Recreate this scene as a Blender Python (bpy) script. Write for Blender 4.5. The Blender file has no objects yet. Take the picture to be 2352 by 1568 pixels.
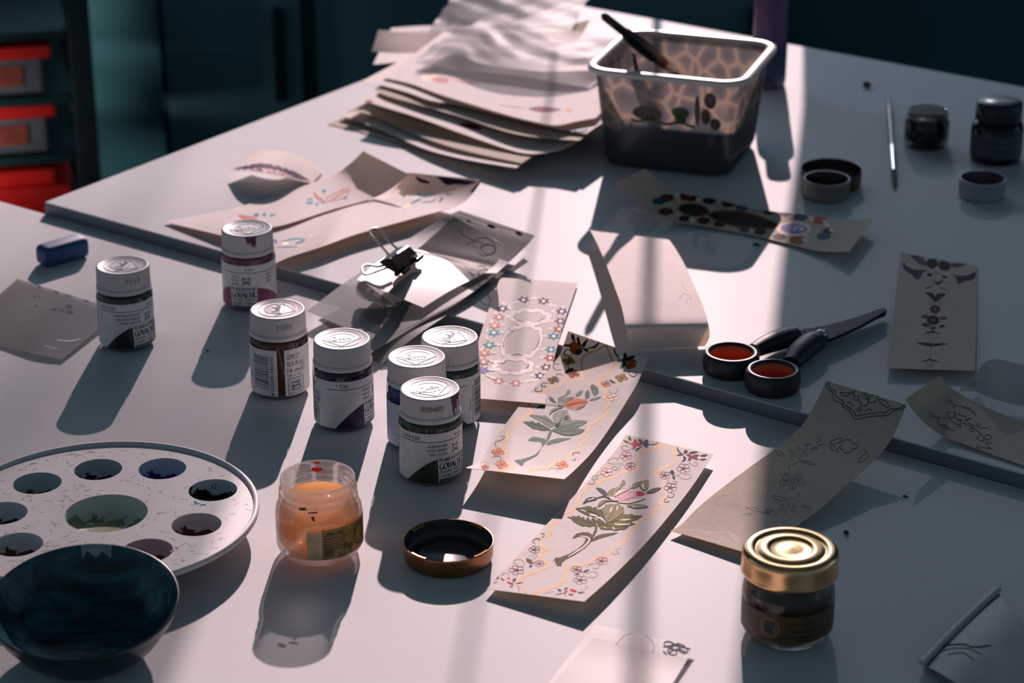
import bpy, bmesh, math, random
from math import sin, cos, pi, radians, atan2, sqrt
from mathutils import Vector, Matrix, geometry
from mathutils.bvhtree import BVHTree
random.seed(7)
scn = bpy.context.scene
COL = scn.collection
TZ = 0.75                       # top of the near desk above the floor
STEP = 0.008                    # the far desk stands 8 mm higher
CAMH, PITCH, FPX = 0.554, radians(23.3), 5400.0

# ---------------------------------------------------------------- camera
cam = bpy.data.cameras.new('camera'); camo = bpy.data.objects.new('camera', cam); COL.objects.link(camo)
camo.location = (0, 0, TZ + CAMH); camo.rotation_euler = (pi/2 - PITCH, 0, 0)
cam.sensor_width = 36; cam.lens = FPX/2352*36; cam.clip_start = .02; cam.clip_end = 60
cam.dof.use_dof = True; cam.dof.focus_distance = 1.235; cam.dof.aperture_fstop = 11
cam.dof.aperture_blades = 7
scn.camera = camo
# ---------------------------------------------------------------- sky, sun, exposure
SUN_EL = radians(24); SUN_AZ = (0.065, 0.998)
w = bpy.data.worlds.new('sky'); scn.world = w; w.use_nodes = True
nt = w.node_tree; nt.nodes.clear()
o_ = nt.nodes.new('ShaderNodeOutputWorld'); bg = nt.nodes.new('ShaderNodeBackground')
tc = nt.nodes.new('ShaderNodeTexCoord'); sp = nt.nodes.new('ShaderNodeVectorMath'); sp.operation = 'DOT_PRODUCT'; rp = nt.nodes.new('ShaderNodeValToRGB')
sp.inputs[1].default_value = (0, .90, .43)         # the sky is brightest towards the window
ad = nt.nodes.new('ShaderNodeMath'); ad.operation = 'MULTIPLY_ADD'; ad.inputs[1].default_value = .5; ad.inputs[2].default_value = .5
nt.links.new(tc.outputs['Generated'], sp.inputs[0]); nt.links.new(sp.outputs['Value'], ad.inputs[0]); nt.links.new(ad.outputs[0], rp.inputs[0])
rp.color_ramp.elements[0].position = 0.25; rp.color_ramp.elements[0].color = (.074, .132, .172, 1)
rp.color_ramp.elements[1].position = 1.0; rp.color_ramp.elements[1].color = (.95, 1.42, 1.95, 1)
e_ = rp.color_ramp.elements.new(.62); e_.color = (.145, .24, .32, 1)
nt.links.new(rp.outputs[0], bg.inputs[0]); bg.inputs[1].default_value = 1.0
nt.links.new(bg.outputs[0], o_.inputs[0])
sun = bpy.data.lights.new('sun', 'SUN'); suno = bpy.data.objects.new('sun', sun); COL.objects.link(suno)
SUND = Vector((SUN_AZ[0]*cos(SUN_EL), SUN_AZ[1]*cos(SUN_EL), sin(SUN_EL))).normalized()
suno.rotation_euler = SUND.to_track_quat('Z', 'Y').to_euler(); suno.location = (0.2, 5, 4)
sun.energy = 7.0; sun.color = (1.0, .765, .765); sun.angle = radians(.5)
scn.view_settings.view_transform = 'Standard'; scn.view_settings.look = 'None'
scn.view_settings.exposure = 0.0; scn.view_settings.gamma = 1.0; scn.view_settings.use_curve_mapping = False

# ---------------------------------------------------------------- picture -> place
def ray(u, v):
    x = (u-1176)/FPX; y = (v-784)/FPX
    return Vector((x, cos(PITCH) - y*sin(PITCH), -sin(PITCH) - y*cos(PITCH)))
def P(u, v, z=0.0):             # the point of the level z above the near desk seen at (u, v)
    d = ray(u, v); t = (z-CAMH)/d.z
    return Vector((d.x*t, d.y*t, TZ + z))
def J(p):                       # where a point shows in the picture
    q = Vector((p.x, p.y, p.z-TZ-CAMH)); z = q.y*cos(PITCH)-q.z*sin(PITCH)
    return (1176+FPX*q.x/z, 784-FPX*(q.y*sin(PITCH)+q.z*cos(PITCH))/z)
def cr(pts, n=8, closed=False): # Catmull-Rom through points (any dimension)
    pts = [Vector(p) for p in pts]
    if len(pts) < 3: 
        return [pts[0].lerp(pts[-1], i/n) for i in range(n+1)]
    out = []; m = len(pts)
    for i in range(m if closed else m-1):
        if closed: a, b, c, d = pts[(i-1) % m], pts[i], pts[(i+1) % m], pts[(i+2) % m]
        else: a, b, c, d = pts[max(i-1, 0)], pts[i], pts[i+1], pts[min(i+2, m-1)]
        for k in range(n):
            t = k/n
            out.append(.5*((2*b) + (c-a)*t + (2*a-5*b+4*c-d)*t*t + (3*b-a-3*c+d)*t**3))
    if not closed: out.append(pts[-1].copy())
    return out
def S(s):                       # "x,y x,y" -> points
    return [tuple(float(q) for q in t.split(',')) for t in s.split()]

# ---------------------------------------------------------------- materials
def lin(h):
    h = h.lstrip('#'); r = [int(h[i:i+2], 16)/255 for i in (0, 2, 4)]
    return tuple(c/12.92 if c <= .04045 else ((c+.055)/1.055)**2.4 for c in r)
MATS = {}
def mat(name, color, rough=.5, metal=0., var=.06, scale=60., bump=0., bscale=300., trans=0., translucent=0., coat=0., spec=.5, ior=1.45, alpha=1., ttint=None):
    if name in MATS: return MATS[name]
    if isinstance(color, str): color = lin(color)
    m = bpy.data.materials.new(name); m.use_nodes = True; n = m.node_tree; nd = n.nodes; L = n.links
    b = nd['Principled BSDF']; b.inputs['Roughness'].default_value = rough; b.inputs['Metallic'].default_value = metal
    b.inputs['Transmission Weight'].default_value = trans; b.inputs['IOR'].default_value = ior
    b.inputs['Coat Weight'].default_value = coat; b.inputs['Specular IOR Level'].default_value = spec; b.inputs['Alpha'].default_value = alpha
    t = nd.new('ShaderNodeTexCoord'); no = nd.new('ShaderNodeTexNoise'); no.inputs['Scale'].default_value = scale; no.inputs['Detail'].default_value = 4
    L.new(t.outputs['Object'], no.inputs['Vector'])
    r = nd.new('ShaderNodeValToRGB'); L.new(no.outputs['Fac'], r.inputs[0])
    r.color_ramp.elements[0].position = .3; r.color_ramp.elements[1].position = .7
    r.color_ramp.elements[0].color = tuple(c*(1-var) for c in color)+(1,); r.color_ramp.elements[1].color = tuple(min(1, c*(1+var)) for c in color)+(1,)
    L.new(r.outputs[0], b.inputs['Base Color'])
    if bump:
        n2 = nd.new('ShaderNodeTexNoise'); n2.inputs['Scale'].default_value = bscale; L.new(t.outputs['Object'], n2.inputs['Vector'])
        bp = nd.new('ShaderNodeBump'); bp.inputs['Strength'].default_value = bump; bp.inputs['Distance'].default_value = .0005
        L.new(n2.outputs['Fac'], bp.inputs['Height']); L.new(bp.outputs[0], b.inputs['Normal'])
    if translucent:
        tr = nd.new('ShaderNodeBsdfTranslucent'); L.new(r.outputs[0], tr.inputs['Color'])
        if ttint:
            mt_ = nd.new('ShaderNodeMixRGB'); mt_.blend_type = 'MULTIPLY'; mt_.inputs[0].default_value = 1; mt_.inputs[2].default_value = tuple(ttint)+(1,); L.new(r.outputs[0], mt_.inputs[1]); L.new(mt_.outputs[0], tr.inputs['Color'])
        mx = nd.new('ShaderNodeMixShader'); mx.inputs[0].default_value = translucent
        L.new(b.outputs[0], mx.inputs[1]); L.new(tr.outputs[0], mx.inputs[2]); L.new(mx.outputs[0], nd['Material Output'].inputs[0])
    MATS[name] = m
    return m
def sheer(name, color, clear, rough=.2, gloss=.1, translucent=.5, tint=None, stripe=0, clear2=None):
    """a see-through film: part clear, part scattering, a little gloss (tracing paper, net curtain, thin plastic)"""
    if name in MATS: return MATS[name]
    if isinstance(color, str): color = lin(color)
    m = bpy.data.materials.new(name); m.use_nodes = True; n = m.node_tree; nd = n.nodes; L = n.links; nd.remove(nd['Principled BSDF'])
    T = nd.new('ShaderNodeBsdfTransparent'); T.inputs[0].default_value = (tint or (1, 1, 1))+(1,)
    D = nd.new('ShaderNodeBsdfDiffuse'); TR = nd.new('ShaderNodeBsdfTranslucent'); G = nd.new('ShaderNodeBsdfGlossy'); G.inputs['Roughness'].default_value = rough
    t = nd.new('ShaderNodeTexCoord'); no = nd.new('ShaderNodeTexNoise'); no.inputs['Scale'].default_value = 40; L.new(t.outputs['Object'], no.inputs['Vector'])
    r = nd.new('ShaderNodeValToRGB'); L.new(no.outputs['Fac'], r.inputs[0])
    r.color_ramp.elements[0].color = tuple(c*.93 for c in color)+(1,); r.color_ramp.elements[1].color = tuple(min(1, c*1.05) for c in color)+(1,)
    L.new(r.outputs[0], D.inputs[0]); L.new(r.outputs[0], TR.inputs[0])
    a = nd.new('ShaderNodeMixShader'); a.inputs[0].default_value = translucent; L.new(D.outputs[0], a.inputs[1]); L.new(TR.outputs[0], a.inputs[2])
    b = nd.new('ShaderNodeMixShader'); b.inputs[0].default_value = clear; L.new(a.outputs[0], b.inputs[1]); L.new(T.outputs[0], b.inputs[2])
    if stripe:
        mp = nd.new('ShaderNodeMapping'); mp.inputs['Scale'].default_value = (stripe, stripe, stripe*.03); L.new(t.outputs['Object'], mp.inputs[0])
        n3 = nd.new('ShaderNodeTexNoise'); n3.inputs['Scale'].default_value = 1; n3.inputs['Detail'].default_value = 2; L.new(mp.outputs[0], n3.inputs['Vector'])
        mr = nd.new('ShaderNodeMapRange'); mr.inputs[1].default_value = .35; mr.inputs[2].default_value = .65; mr.inputs[3].default_value = clear; mr.inputs[4].default_value = clear2
        L.new(n3.outputs['Fac'], mr.inputs[0]); L.new(mr.outputs[0], b.inputs[0])
    c = nd.new('ShaderNodeMixShader'); c.inputs[0].default_value = gloss; L.new(b.outputs[0], c.inputs[1]); L.new(G.outputs[0], c.inputs[2])
    L.new(c.outputs[0], nd['Material Output'].inputs[0]); MATS[name] = m
    return m
def clear_glass(name, tint=(1, 1, 1), rough=.02, haze=0., thick=0.):
    if name in MATS: return MATS[name]
    m = bpy.data.materials.new(name); m.use_nodes = True; n = m.node_tree; nd = n.nodes; L = n.links; nd.remove(nd['Principled BSDF'])
    T = nd.new('ShaderNodeBsdfTransparent'); G = nd.new('ShaderNodeBsdfGlossy'); G.inputs['Roughness'].default_value = rough
    t = nd.new('ShaderNodeTexCoord'); no = nd.new('ShaderNodeTexNoise'); no.inputs['Scale'].default_value = 90; L.new(t.outputs['Object'], no.inputs['Vector'])
    r = nd.new('ShaderNodeValToRGB'); L.new(no.outputs['Fac'], r.inputs[0])
    r.color_ramp.elements[0].color = tuple(c*.95 for c in tint)+(1,); r.color_ramp.elements[1].color = tuple(tint)+(1,)
    gm = nd.new('ShaderNodeMixRGB'); gm.blend_type = 'MULTIPLY'; gm.inputs[2].default_value = (.50, .50, .49, 1); L.new(r.outputs[0], gm.inputs[1]); L.new(gm.outputs[0], T.inputs[0])
    f0 = nd.new('ShaderNodeLayerWeight'); f0.inputs[0].default_value = .5; f1 = nd.new('ShaderNodeMath'); f1.operation = 'POWER'; f1.inputs[1].default_value = 5; L.new(f0.outputs['Facing'], f1.inputs[0]); f2 = nd.new('ShaderNodeMath'); f2.operation = 'POWER'; f2.inputs[1].default_value = 3.5; L.new(f0.outputs['Facing'], f2.inputs[0]); L.new(f2.outputs[0], gm.inputs[0])
    f = nd.new('ShaderNodeMath'); f.operation = 'MULTIPLY_ADD'; f.inputs[1].default_value = .7; f.inputs[2].default_value = .04; L.new(f1.outputs[0], f.inputs[0])
    x = nd.new('ShaderNodeMixShader'); L.new(f.outputs[0], x.inputs[0]); L.new(T.outputs[0], x.inputs[1]); L.new(G.outputs[0], x.inputs[2])
    if thick:
        rg = nd.new('ShaderNodeBsdfGlass'); rg.inputs['IOR'].default_value = 1.48; rg.inputs['Roughness'].default_value = 0.; rg.inputs[0].default_value = tuple(tint)+(1,)
        y = nd.new('ShaderNodeMixShader'); y.inputs[0].default_value = thick; L.new(x.outputs[0], y.inputs[1]); L.new(rg.outputs[0], y.inputs[2]); x = y
    if haze:  # white mixed in at grazing angles, brightening the rims like scattered light
        hz = nd.new('ShaderNodeBsdfTranslucent'); hd = nd.new('ShaderNodeBsdfDiffuse'); hm = nd.new('ShaderNodeMixShader'); L.new(hz.outputs[0], hm.inputs[1]); L.new(hd.outputs[0], hm.inputs[2]); hm.inputs[0].default_value = .4
        hz.inputs[0].default_value = (.85, .82, .80, 1); hd.inputs[0].default_value = (.8, .78, .77, 1)
        f3 = nd.new('ShaderNodeMath'); f3.operation = 'POWER'; f3.inputs[1].default_value = 2.2; L.new(f0.outputs['Facing'], f3.inputs[0]); f4 = nd.new('ShaderNodeMath'); f4.operation = 'MULTIPLY_ADD'; f4.inputs[1].default_value = haze; f4.inputs[2].default_value = haze*.12; L.new(f3.outputs[0], f4.inputs[0])
        y = nd.new('ShaderNodeMixShader'); L.new(f4.outputs[0], y.inputs[0]); L.new(x.outputs[0], y.inputs[1]); L.new(hm.outputs[0], y.inputs[2]); x = y
    L.new(x.outputs[0], nd['Material Output'].inputs[0]); MATS[name] = m
    return m

# ---------------------------------------------------------------- meshes
class MB:
    def __init__(s): s.v = []; s.f = []; s.mi = []; s.sm = []; s.mats = []
    def m(s, mt):
        if mt not in s.mats: s.mats.append(mt)
        return s.mats.index(mt)
    def add(s, vs, fs, mt, smooth=True):
        o = len(s.v); i = s.m(mt); s.v.extend(Vector(p) for p in vs)
        for f in fs:
            s.f.append(tuple(o+k for k in f)); s.mi.append(i); s.sm.append(smooth)
        return s
    def grid(s, rows, mt, smooth=True, closed=False):
        n = len(rows[0]); vs = [p for r in rows for p in r]; fs = []
        for i in range(len(rows)-1):
            for j in range(n if closed else n-1):
                k = (j+1) % n; fs.append((i*n+j, i*n+k, (i+1)*n+k, (i+1)*n+j))
        return s.add(vs, fs, mt, smooth)
    def lathe(s, prof, mt, n=64, c=(0, 0, 0), smooth=True, mod=None):
        c = Vector(c); rows = []
        for r, z in prof:
            row = []
            for k in range(n):
                a = 2*pi*k/n; rr = r if mod is None else mod(r, z, a)
                row.append(c + Vector((rr*sin(a), -rr*cos(a), z)))
            rows.append(row)
        return s.grid(rows, mt, smooth, True)
    def tube(s, pts, rad, mt, n=8, caps=True, flat=1.0):
        pts = [Vector(p) for p in pts]; rows = []; up = Vector((0, 0, 1))
        for i, p in enumerate(pts):
            t = (pts[min(i+1, len(pts)-1)] - pts[max(i-1, 0)]).normalized()
            a = t.cross(up); a = a.normalized() if a.length > 1e-4 else t.orthogonal().normalized()
            b = a.cross(t).normalized(); r = rad[i] if isinstance(rad, (list, tuple)) else rad
            rows.append([p + a*r*cos(2*pi*k/n) + b*r*flat*sin(2*pi*k/n) for k in range(n)])
        s.grid(rows, mt, True, True)
        if caps:
            s.add(rows[0], [tuple(range(n))[::-1]], mt, False); s.add(rows[-1], [tuple(range(n))], mt, False)
        return s
    def box(s, c, d, mt, rot=0., bev=0.):
        bm = bmesh.new(); bmesh.ops.create_cube(bm, size=1)
        for v in bm.verts: v.co = Vector((v.co.x*d[0], v.co.y*d[1], v.co.z*d[2]))
        if bev: bmesh.ops.bevel(bm, geom=bm.edges[:], offset=bev, segments=3, profile=.6, affect='EDGES')
        M = Matrix.Translation(Vector(c)) @ Matrix.Rotation(rot, 4, 'Z')
        bm.verts.ensure_lookup_table()
        s.add([M @ v.co for v in bm.verts], [[v.index for v in f.verts] for f in bm.faces], mt, bool(bev)); bm.free()
        return s
    def prism(s, poly, z0, z1, mt, bev=0.):
        bm = bmesh.new(); lo = [bm.verts.new((p[0], p[1], z0)) for p in poly]
        f = bm.faces.new(lo); r = bmesh.ops.extrude_face_region(bm, geom=[f])
        for v in r['geom']:
            if isinstance(v, bmesh.types.BMVert): v.co.z = z1
        bmesh.ops.recalc_face_normals(bm, faces=bm.faces[:])
        if bev: bmesh.ops.bevel(bm, geom=[e for e in bm.edges], offset=bev, segments=2, profile=.6, affect='EDGES', clamp_overlap=True)
        bm.verts.ensure_lookup_table(); bm.verts.index_update()
        s.add([v.co for v in bm.verts], [[v.index for v in f.verts] for f in bm.faces], mt, False); bm.free()
        return s
    def ribbon(s, pts, wid, fn, mt, taper=False):   # pts 2-D, fn maps 2-D -> 3-D
        pts = [Vector(p) for p in pts]; n = len(pts); A = []; B = []
        for i, p in enumerate(pts):
            t = pts[min(i+1, n-1)] - pts[max(i-1, 0)]
            if t.length < 1e-9: t = Vector((1, 0))
            t.normalize(); nn = Vector((-t.y, t.x)); h = (wid[i] if isinstance(wid, list) else wid)/2
            if taper: h *= max(.25, sin(pi*(.08+.84*i/max(1, n-1)))**.6)
            A.append(fn(p+nn*h)); B.append(fn(p-nn*h))
        return s.grid([A, B], mt, False)
    def fill(s, poly, fn, mt, cell=None):
        poly = [Vector(p) for p in poly]; vs = list(poly); n = len(poly)
        if cell:
            x0 = min(p.x for p in poly); x1 = max(p.x for p in poly); y0 = min(p.y for p in poly); y1 = max(p.y for p in poly)
            y = y0+cell/2
            while y < y1:
                x = x0+cell/2
                while x < x1: vs.append(Vector((x, y))); x += cell
                y += cell
        try:
            V, E, F = geometry.delaunay_2d_cdt(vs, [], [list(range(n))], 1, 1e-7)[:3]
        except Exception: return s
        return s.add([fn(p) for p in V], F, mt, False)
    def build(s, name, parent=None, origin=None, smooth_angle=None):
        o = Vector(origin) if origin is not None else Vector((0, 0, 0))
        me = bpy.data.meshes.new(name); me.from_pydata([v-o for v in s.v], [], s.f)
        for mt in s.mats: me.materials.append(mt)
        me.polygons.foreach_set('material_index', s.mi); me.polygons.foreach_set('use_smooth', s.sm); me.update()
        ob = bpy.data.objects.new(name, me); COL.objects.link(ob)
        if parent is not None: ob.parent = parent
        ob.location = o
        return ob
def tag(o, label=None, cat=None, group=None, kind=None):
    if label: o['label'] = label
    if cat: o['category'] = cat
    if group: o['group'] = group
    if kind: o['kind'] = kind
    return o
def thing(name, label, cat, loc=(0, 0, 0), rz=0., group=None):
    o = bpy.data.objects.new(name, None); COL.objects.link(o); o.empty_display_size = .01
    o.location = loc; o.rotation_euler = (0, 0, rz)
    return tag(o, label, cat, group)
def facing(p): return atan2(-p.x, p.y)      # turn that shows a thing's front to the viewer

_txt = {}
def text2d(body, size, bold=0.):
    k = (body, bold)
    if k not in _txt:
        cu = bpy.data.curves.new('t', 'FONT'); cu.body = body; cu.size = 1; cu.offset = bold; cu.resolution_u = 3; cu.fill_mode = 'FRONT'
        ob = bpy.data.objects.new('t', cu); COL.objects.link(ob); bpy.context.view_layer.update()
        dg = bpy.context.evaluated_depsgraph_get(); me = ob.evaluated_get(dg).to_mesh()
        vs = [(v.co.x, v.co.y) for v in me.vertices]; fs = [tuple(p.vertices) for p in me.polygons]
        ob.evaluated_get(dg).to_mesh_clear(); bpy.data.objects.remove(ob); bpy.data.curves.remove(cu)
        _txt[k] = (vs, fs)
    vs, fs = _txt[k]
    return [(x*size, y*size) for x, y in vs], fs
def put_text(mb, body, size, x, y, fn, mt, align='L', bold=.012, wid=None, rot=0):
    vs, fs = text2d(body, size/.72, bold)
    if not vs: return
    x0 = min(p[0] for p in vs); x1 = max(p[0] for p in vs); k = 1. if wid is None else wid/(x1-x0); W = (x1-x0)*k
    dx = {'L': 0, 'R': -W, 'C': -W/2}[align]; out = []
    for px, py in vs:
        a = (px-x0)*k+dx; b = py
        if rot: a, b = -b, a
        out.append(fn(Vector((x+a, y+b))))
    mb.add(out, fs, mt, False)
# an engraved-looking roman capital alphabet drawn with a broad nib
def _arc(cx, cy, rx, ry, a0, a1, n=14): return [(cx+rx*cos(radians(a0+(a1-a0)*i/n)), cy+ry*sin(radians(a0+(a1-a0)*i/n))) for i in range(n+1)]
ROM = {
 'A': (.92, [[(.1, 0), (.44, 1)], [(.42, 1), (.82, 0)], [(.22, .33), (.66, .33)]], [(.1, 0), (.82, 0)]),
 'C': (.86, [_arc(.48, .5, .38, .48, 45, 315)], []), 'D': (.92, [[(.2, 0), (.2, 1)], [(.2, .97)]+_arc(.4, .5, .42, .47, 90, -90)+[(.2, .03)]], [(.2, 0), (.2, 1)]),
 'E': (.78, [[(.2, 0), (.2, 1)], [(.2, .97), (.7, .97), (.7, .82)], [(.2, .52), (.55, .52)], [(.2, .03), (.72, .03), (.72, .2)]], [(.2, 0), (.2, 1)]),
 'F': (.72, [[(.2, 0), (.2, 1)], [(.2, .97), (.68, .97), (.68, .82)], [(.2, .5), (.52, .5)]], [(.2, 0)]),
 'G': (.95, [_arc(.48, .5, .38, .48, 45, 330), [(.82, .42), (.82, .05)]], [(.82, .42)]),
 'H': (1., [[(.2, 0), (.2, 1)], [(.8, 0), (.8, 1)], [(.2, .52), (.8, .52)]], [(.2, 0), (.2, 1), (.8, 0), (.8, 1)]),
 'I': (.42, [[(.2, 0), (.2, 1)]], [(.2, 0), (.2, 1)]), 'K': (.9, [[(.2, 0), (.2, 1)], [(.2, .4), (.7, 1)], [(.36, .6), (.8, 0)]], [(.2, 0), (.2, 1), (.8, 0), (.7, 1)]),
 'L': (.74, [[(.2, 0), (.2, 1)], [(.2, .03), (.7, .03), (.7, .2)]], [(.2, 0), (.2, 1)]),
 'M': (1.1, [[(.15, 0), (.2, 1)], [(.2, 1), (.55, .1)], [(.55, .1), (.9, 1)], [(.92, 1), (.95, 0)]], [(.15, 0), (.95, 0)]),
 'N': (.98, [[(.17, 0), (.19, 1)], [(.17, 1), (.8, 0)], [(.8, 0), (.82, 1)]], [(.17, 0), (.17, 1), (.8, 1)]),
 'O': (.98, [_arc(.48, .5, .4, .48, 90, 450, 24)], []), 'P': (.8, [[(.2, 0), (.2, 1)], [(.2, .97)]+_arc(.42, .74, .3, .23, 90, -90)+[(.2, .5)]], [(.2, 0), (.2, 1)]),
 'R': (.88, [[(.2, 0), (.2, 1)], [(.2, .97)]+_arc(.42, .74, .28, .23, 90, -90)+[(.2, .5)], [(.42, .5), (.82, 0)]], [(.2, 0), (.82, 0)]),
 'S': (.66, [_arc(.34, .75, .24, .22, 30, 250, 10)+_arc(.34, .25, .26, .23, 80, -150, 12)], []),
 'T': (.82, [[(.41, 0), (.41, 1)], [(.05, .82), (.05, .97), (.77, .97), (.77, .82)]], [(.41, 0)]),
 'U': (.98, [[(.2, 1), (.2, .35)]+_arc(.5, .32, .3, .3, 180, 360, 10), [(.8, .3), (.8, 1)]], [(.2, 1), (.8, 1)]),
 'V': (.9, [[(.1, 1), (.46, 0)], [(.46, 0), (.8, 1)]], [(.1, 1), (.8, 1)]), ' ': (.4, [], [])}
def roman(mb, word, x, z, h, fn, mt, wid=None):
    tot = sum(ROM[c][0] for c in word); k = h if wid is None else wid/tot
    for c in word:
        adv, st, sf = ROM[c]
        for s_ in st:
            pts = []
            for a, b in zip(s_[:-1], s_[1:]):
                for i in range(3): pts.append((a[0]+(b[0]-a[0])*i/3, a[1]+(b[1]-a[1])*i/3))
            pts.append(s_[-1]); q = [Vector((x+p[0]*k, z+p[1]*h)) for p in pts]; wd = []
            for i in range(len(q)):
                t = (q[min(i+1, len(q)-1)]-q[max(i-1, 0)]); t = t.normalized() if t.length > 0 else Vector((0, 1))
                up = abs(t.y); wd.append(h*(.08+.15*up*(.35 if t.x*t.y > .15 else 1)))
            mb.ribbon(q, wd, fn, mt)
        for p in sf: mb.ribbon([(x+(p[0]-.16)*k, z+p[1]*h), (x+(p[0]+.16)*k, z+p[1]*h)], h*.07, fn, mt)
        x += adv*k
# ---------------------------------------------------------------- shared materials
M_desk = mat('desk_laminate', (.625, .625, .635), rough=.6, var=.03, scale=9, bump=.08, bscale=1400, spec=0., coat=.05)
b_ = M_desk.node_tree.nodes['Principled BSDF']; b_.inputs['Coat Roughness'].default_value = .36; b_.inputs['Coat Tint'].default_value = (1., .90, .80, 1)
M_deskedge = mat('desk_edge_shade', (.17, .19, .225), rough=.5, var=.05)
M_black = mat('black_metal', (.004, .012, .014), rough=.45, var=.2)
M_wall = mat('dark_teal_wall', (.03, .115, .135), rough=.8, var=.25, scale=3)
M_floor = mat('dark_floor', (.010, .014, .018), rough=.6, var=.3, scale=5)
M_cap = mat('cap_plastic', (.57, .545, .535), rough=.42, var=.05, scale=120, bump=.05, bscale=700)
M_glass = clear_glass('thin_clear_glass', (.97, .98, .98))
M_label = mat('label_paper', (.60, .60, .60), rough=.5, var=.08, scale=150)
M_navy = mat('label_ink', (.006, .035, .060), rough=.5, var=.1)
M_ink = mat('black_ink', (.004, .010, .012), rough=.5, var=.1)
M_steel = mat('bright_steel', (.62, .60, .60), rough=.22, metal=1., var=.05)
M_paper = mat('watercolour_paper', (.88, .835, .83), rough=.75, var=.03, scale=200, bump=.08, bscale=1500, translucent=.30, spec=.08, ttint=(1., .80, .52))
M_kraft = mat('buff_paper', (.68, .61, .52), rough=.75, var=.05, scale=200, translucent=.36, spec=.08, ttint=(1., .82, .56))
M_trace = sheer('tracing_paper', (.35, .34, .34), .42, rough=.3, gloss=.04, translucent=.45, tint=(.84, .82, .81))
M_film = sheer('clear_plastic_film', (.25, .245, .25), .62, rough=.45, gloss=.018, translucent=.5)

# ---------------------------------------------------------------- the two desks
ea = radians(-35.3); E1 = Vector((cos(ea), sin(ea), 0)); E2 = Vector((-sin(ea), cos(ea), 0))
A0 = P(101, 464, STEP); A0.z = 0
def deskpt(a, b, z): q = A0 + E1*a + E2*b; return Vector((q.x, q.y, z))
def desk(name, label, a0, a1, b0, b1, top, th):
    c = deskpt((a0+a1)/2, (b0+b1)/2, 0); t = thing(name, label, 'desk', (c.x, c.y, 0), ea)
    mb = MB().box((0, 0, top-th/2), (a1-a0, b1-b0, th), M_desk, bev=.0012)
    i = mb.m(M_deskedge)
    for k, f in enumerate(mb.f):       # slab sides take a darker colour that stands for shade
        a, b, c_ = [mb.v[q] for q in f[:3]]; n = (b-a).cross(c_-a).normalized()
        if abs(n.z) < .3: mb.mi[k] = i
        mb.sm[k] = False
    mb.build('desk_top', t)
    w2, d2 = (a1-a0)/2-.05, (b1-b0)/2-.05
    for sx in (-1, 1):
        for sy in (-1, 1): MB().box((sx*w2, sy*d2, (top-th)/2), (.04, .04, top-th), M_black, bev=.002).build('leg', t)
    MB().box((0, d2, top-th-.03), (2*w2-.04, .02, .06), M_black).build('rail', t); MB().box((0, -d2, top-th-.03), (2*w2-.04, .02, .06), M_black).build('rail', t)
    return t
desk('desk', 'pale laminate desk in front, one step lower, carrying the paint jars', -.52, 1.25, -.80, -.0006, TZ, .024)
desk('desk', 'pale laminate desk at the back, its thick front edge coloured dark for shade', 0, 1.25, 0, .632, TZ+STEP, .026)

# ---------------------------------------------------------------- setting: floor, window wall behind the desks
def struct(name, mb): return tag(mb.build(name), kind='structure')
struct('floor', MB().box((0, 1.2, -.05), (7, 6, .1), M_floor))
YW = 2.6; WX0, WX1, WZ0, WZ1 = -.62, .78, TZ+.14, TZ+1.15
wl = MB()
for x0, x1, z0, z1 in ((-3.5, 3.5, 0, WZ0), (-3.5, WX0, WZ0, 2.7), (WX1, 3.5, WZ0, 2.7), (WX0, WX1, WZ1, 2.7)):
    wl.box(((x0+x1)/2, YW+.06, (z0+z1)/2), (x1-x0, .12, z1-z0), M_wall)
struct('wall_back', wl)
struct('ceiling', MB().box((0, .9, 2.72), (7, 3.6, .04), mat('ceiling_paint', (.42, .43, .45), rough=.9, var=.05, scale=4)))
wf = MB(); M_frame = mat('window_frame_paint', (.10, .11, .12), rough=.5, var=.1)
for x0, x1, z0, z1 in ((WX0, WX0+.04, WZ0, WZ1), (WX1-.04, WX1, WZ0, WZ1), (WX0, WX1, WZ0, WZ0+.03), (WX0, WX1, WZ1-.03, WZ1), (.1645, .1705, WZ0, WZ1)):
    wf.box(((x0+x1)/2, YW+.02, (z0+z1)/2), (x1-x0, .03, z1-z0), M_frame)
struct('window_1', wf)
struct('trim_1', MB().box((0, YW-.05, WZ0-.0155), (1.6, .1, .03), M_wall, bev=.004))
# an unseen cord, added to cast a faint streak over the desks
bc = MB().tube([(.085, YW-.03, WZ1-.03), (.087, YW-.03, TZ+.42)], .0016, M_frame)
tag(bc.build('added_cord'), 'thin unseen cord added in the window to cast a faint streak', 'cord')
# curtains: a heavy dark one gathered to the right, a net curtain to the left
def curtain(name, label, edge, x1, mt, amp, wl_, y):
    rows = []
    zs = [WZ0-.06+(WZ1+.03-WZ0+.06)*i/40 for i in range(41)]
    for z in zs:
        zz = z-TZ; x0 = edge(zz); row = []
        for k in range(121):
            f = k/120; x = x0+(x1-x0)*f; row.append((x, y+amp*sin((x-x0)/wl_*2*pi+.6*sin(z*9)), z))
        rows.append(row)
    return tag(MB().grid(rows, mt).build(name), label, 'curtain')
def e_right(z):
    pts = [(.0, .315), (.36, .272), (.51, .240), (.72, .204), (.95, .17), (1.3, .13)]
    for (a, b), (c, d) in zip(pts, pts[1:]):
        if z <= c: return b+(d-b)*(z-a)/(c-a)
    return pts[-1][1]
M_curt = sheer('dark_curtain_cloth', (.40, .52, .60), .055, gloss=.01, translucent=.5, tint=(.70, .92, 1.0))
curtain('curtain', 'dark heavy curtain gathered at the right of the window', e_right, .85, M_curt, .012, .07, YW-.10)
M_net = sheer('net_curtain_cloth', (.5, .5, .52), .72, gloss=.01, translucent=.6, stripe=9, clear2=1.0)
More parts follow.
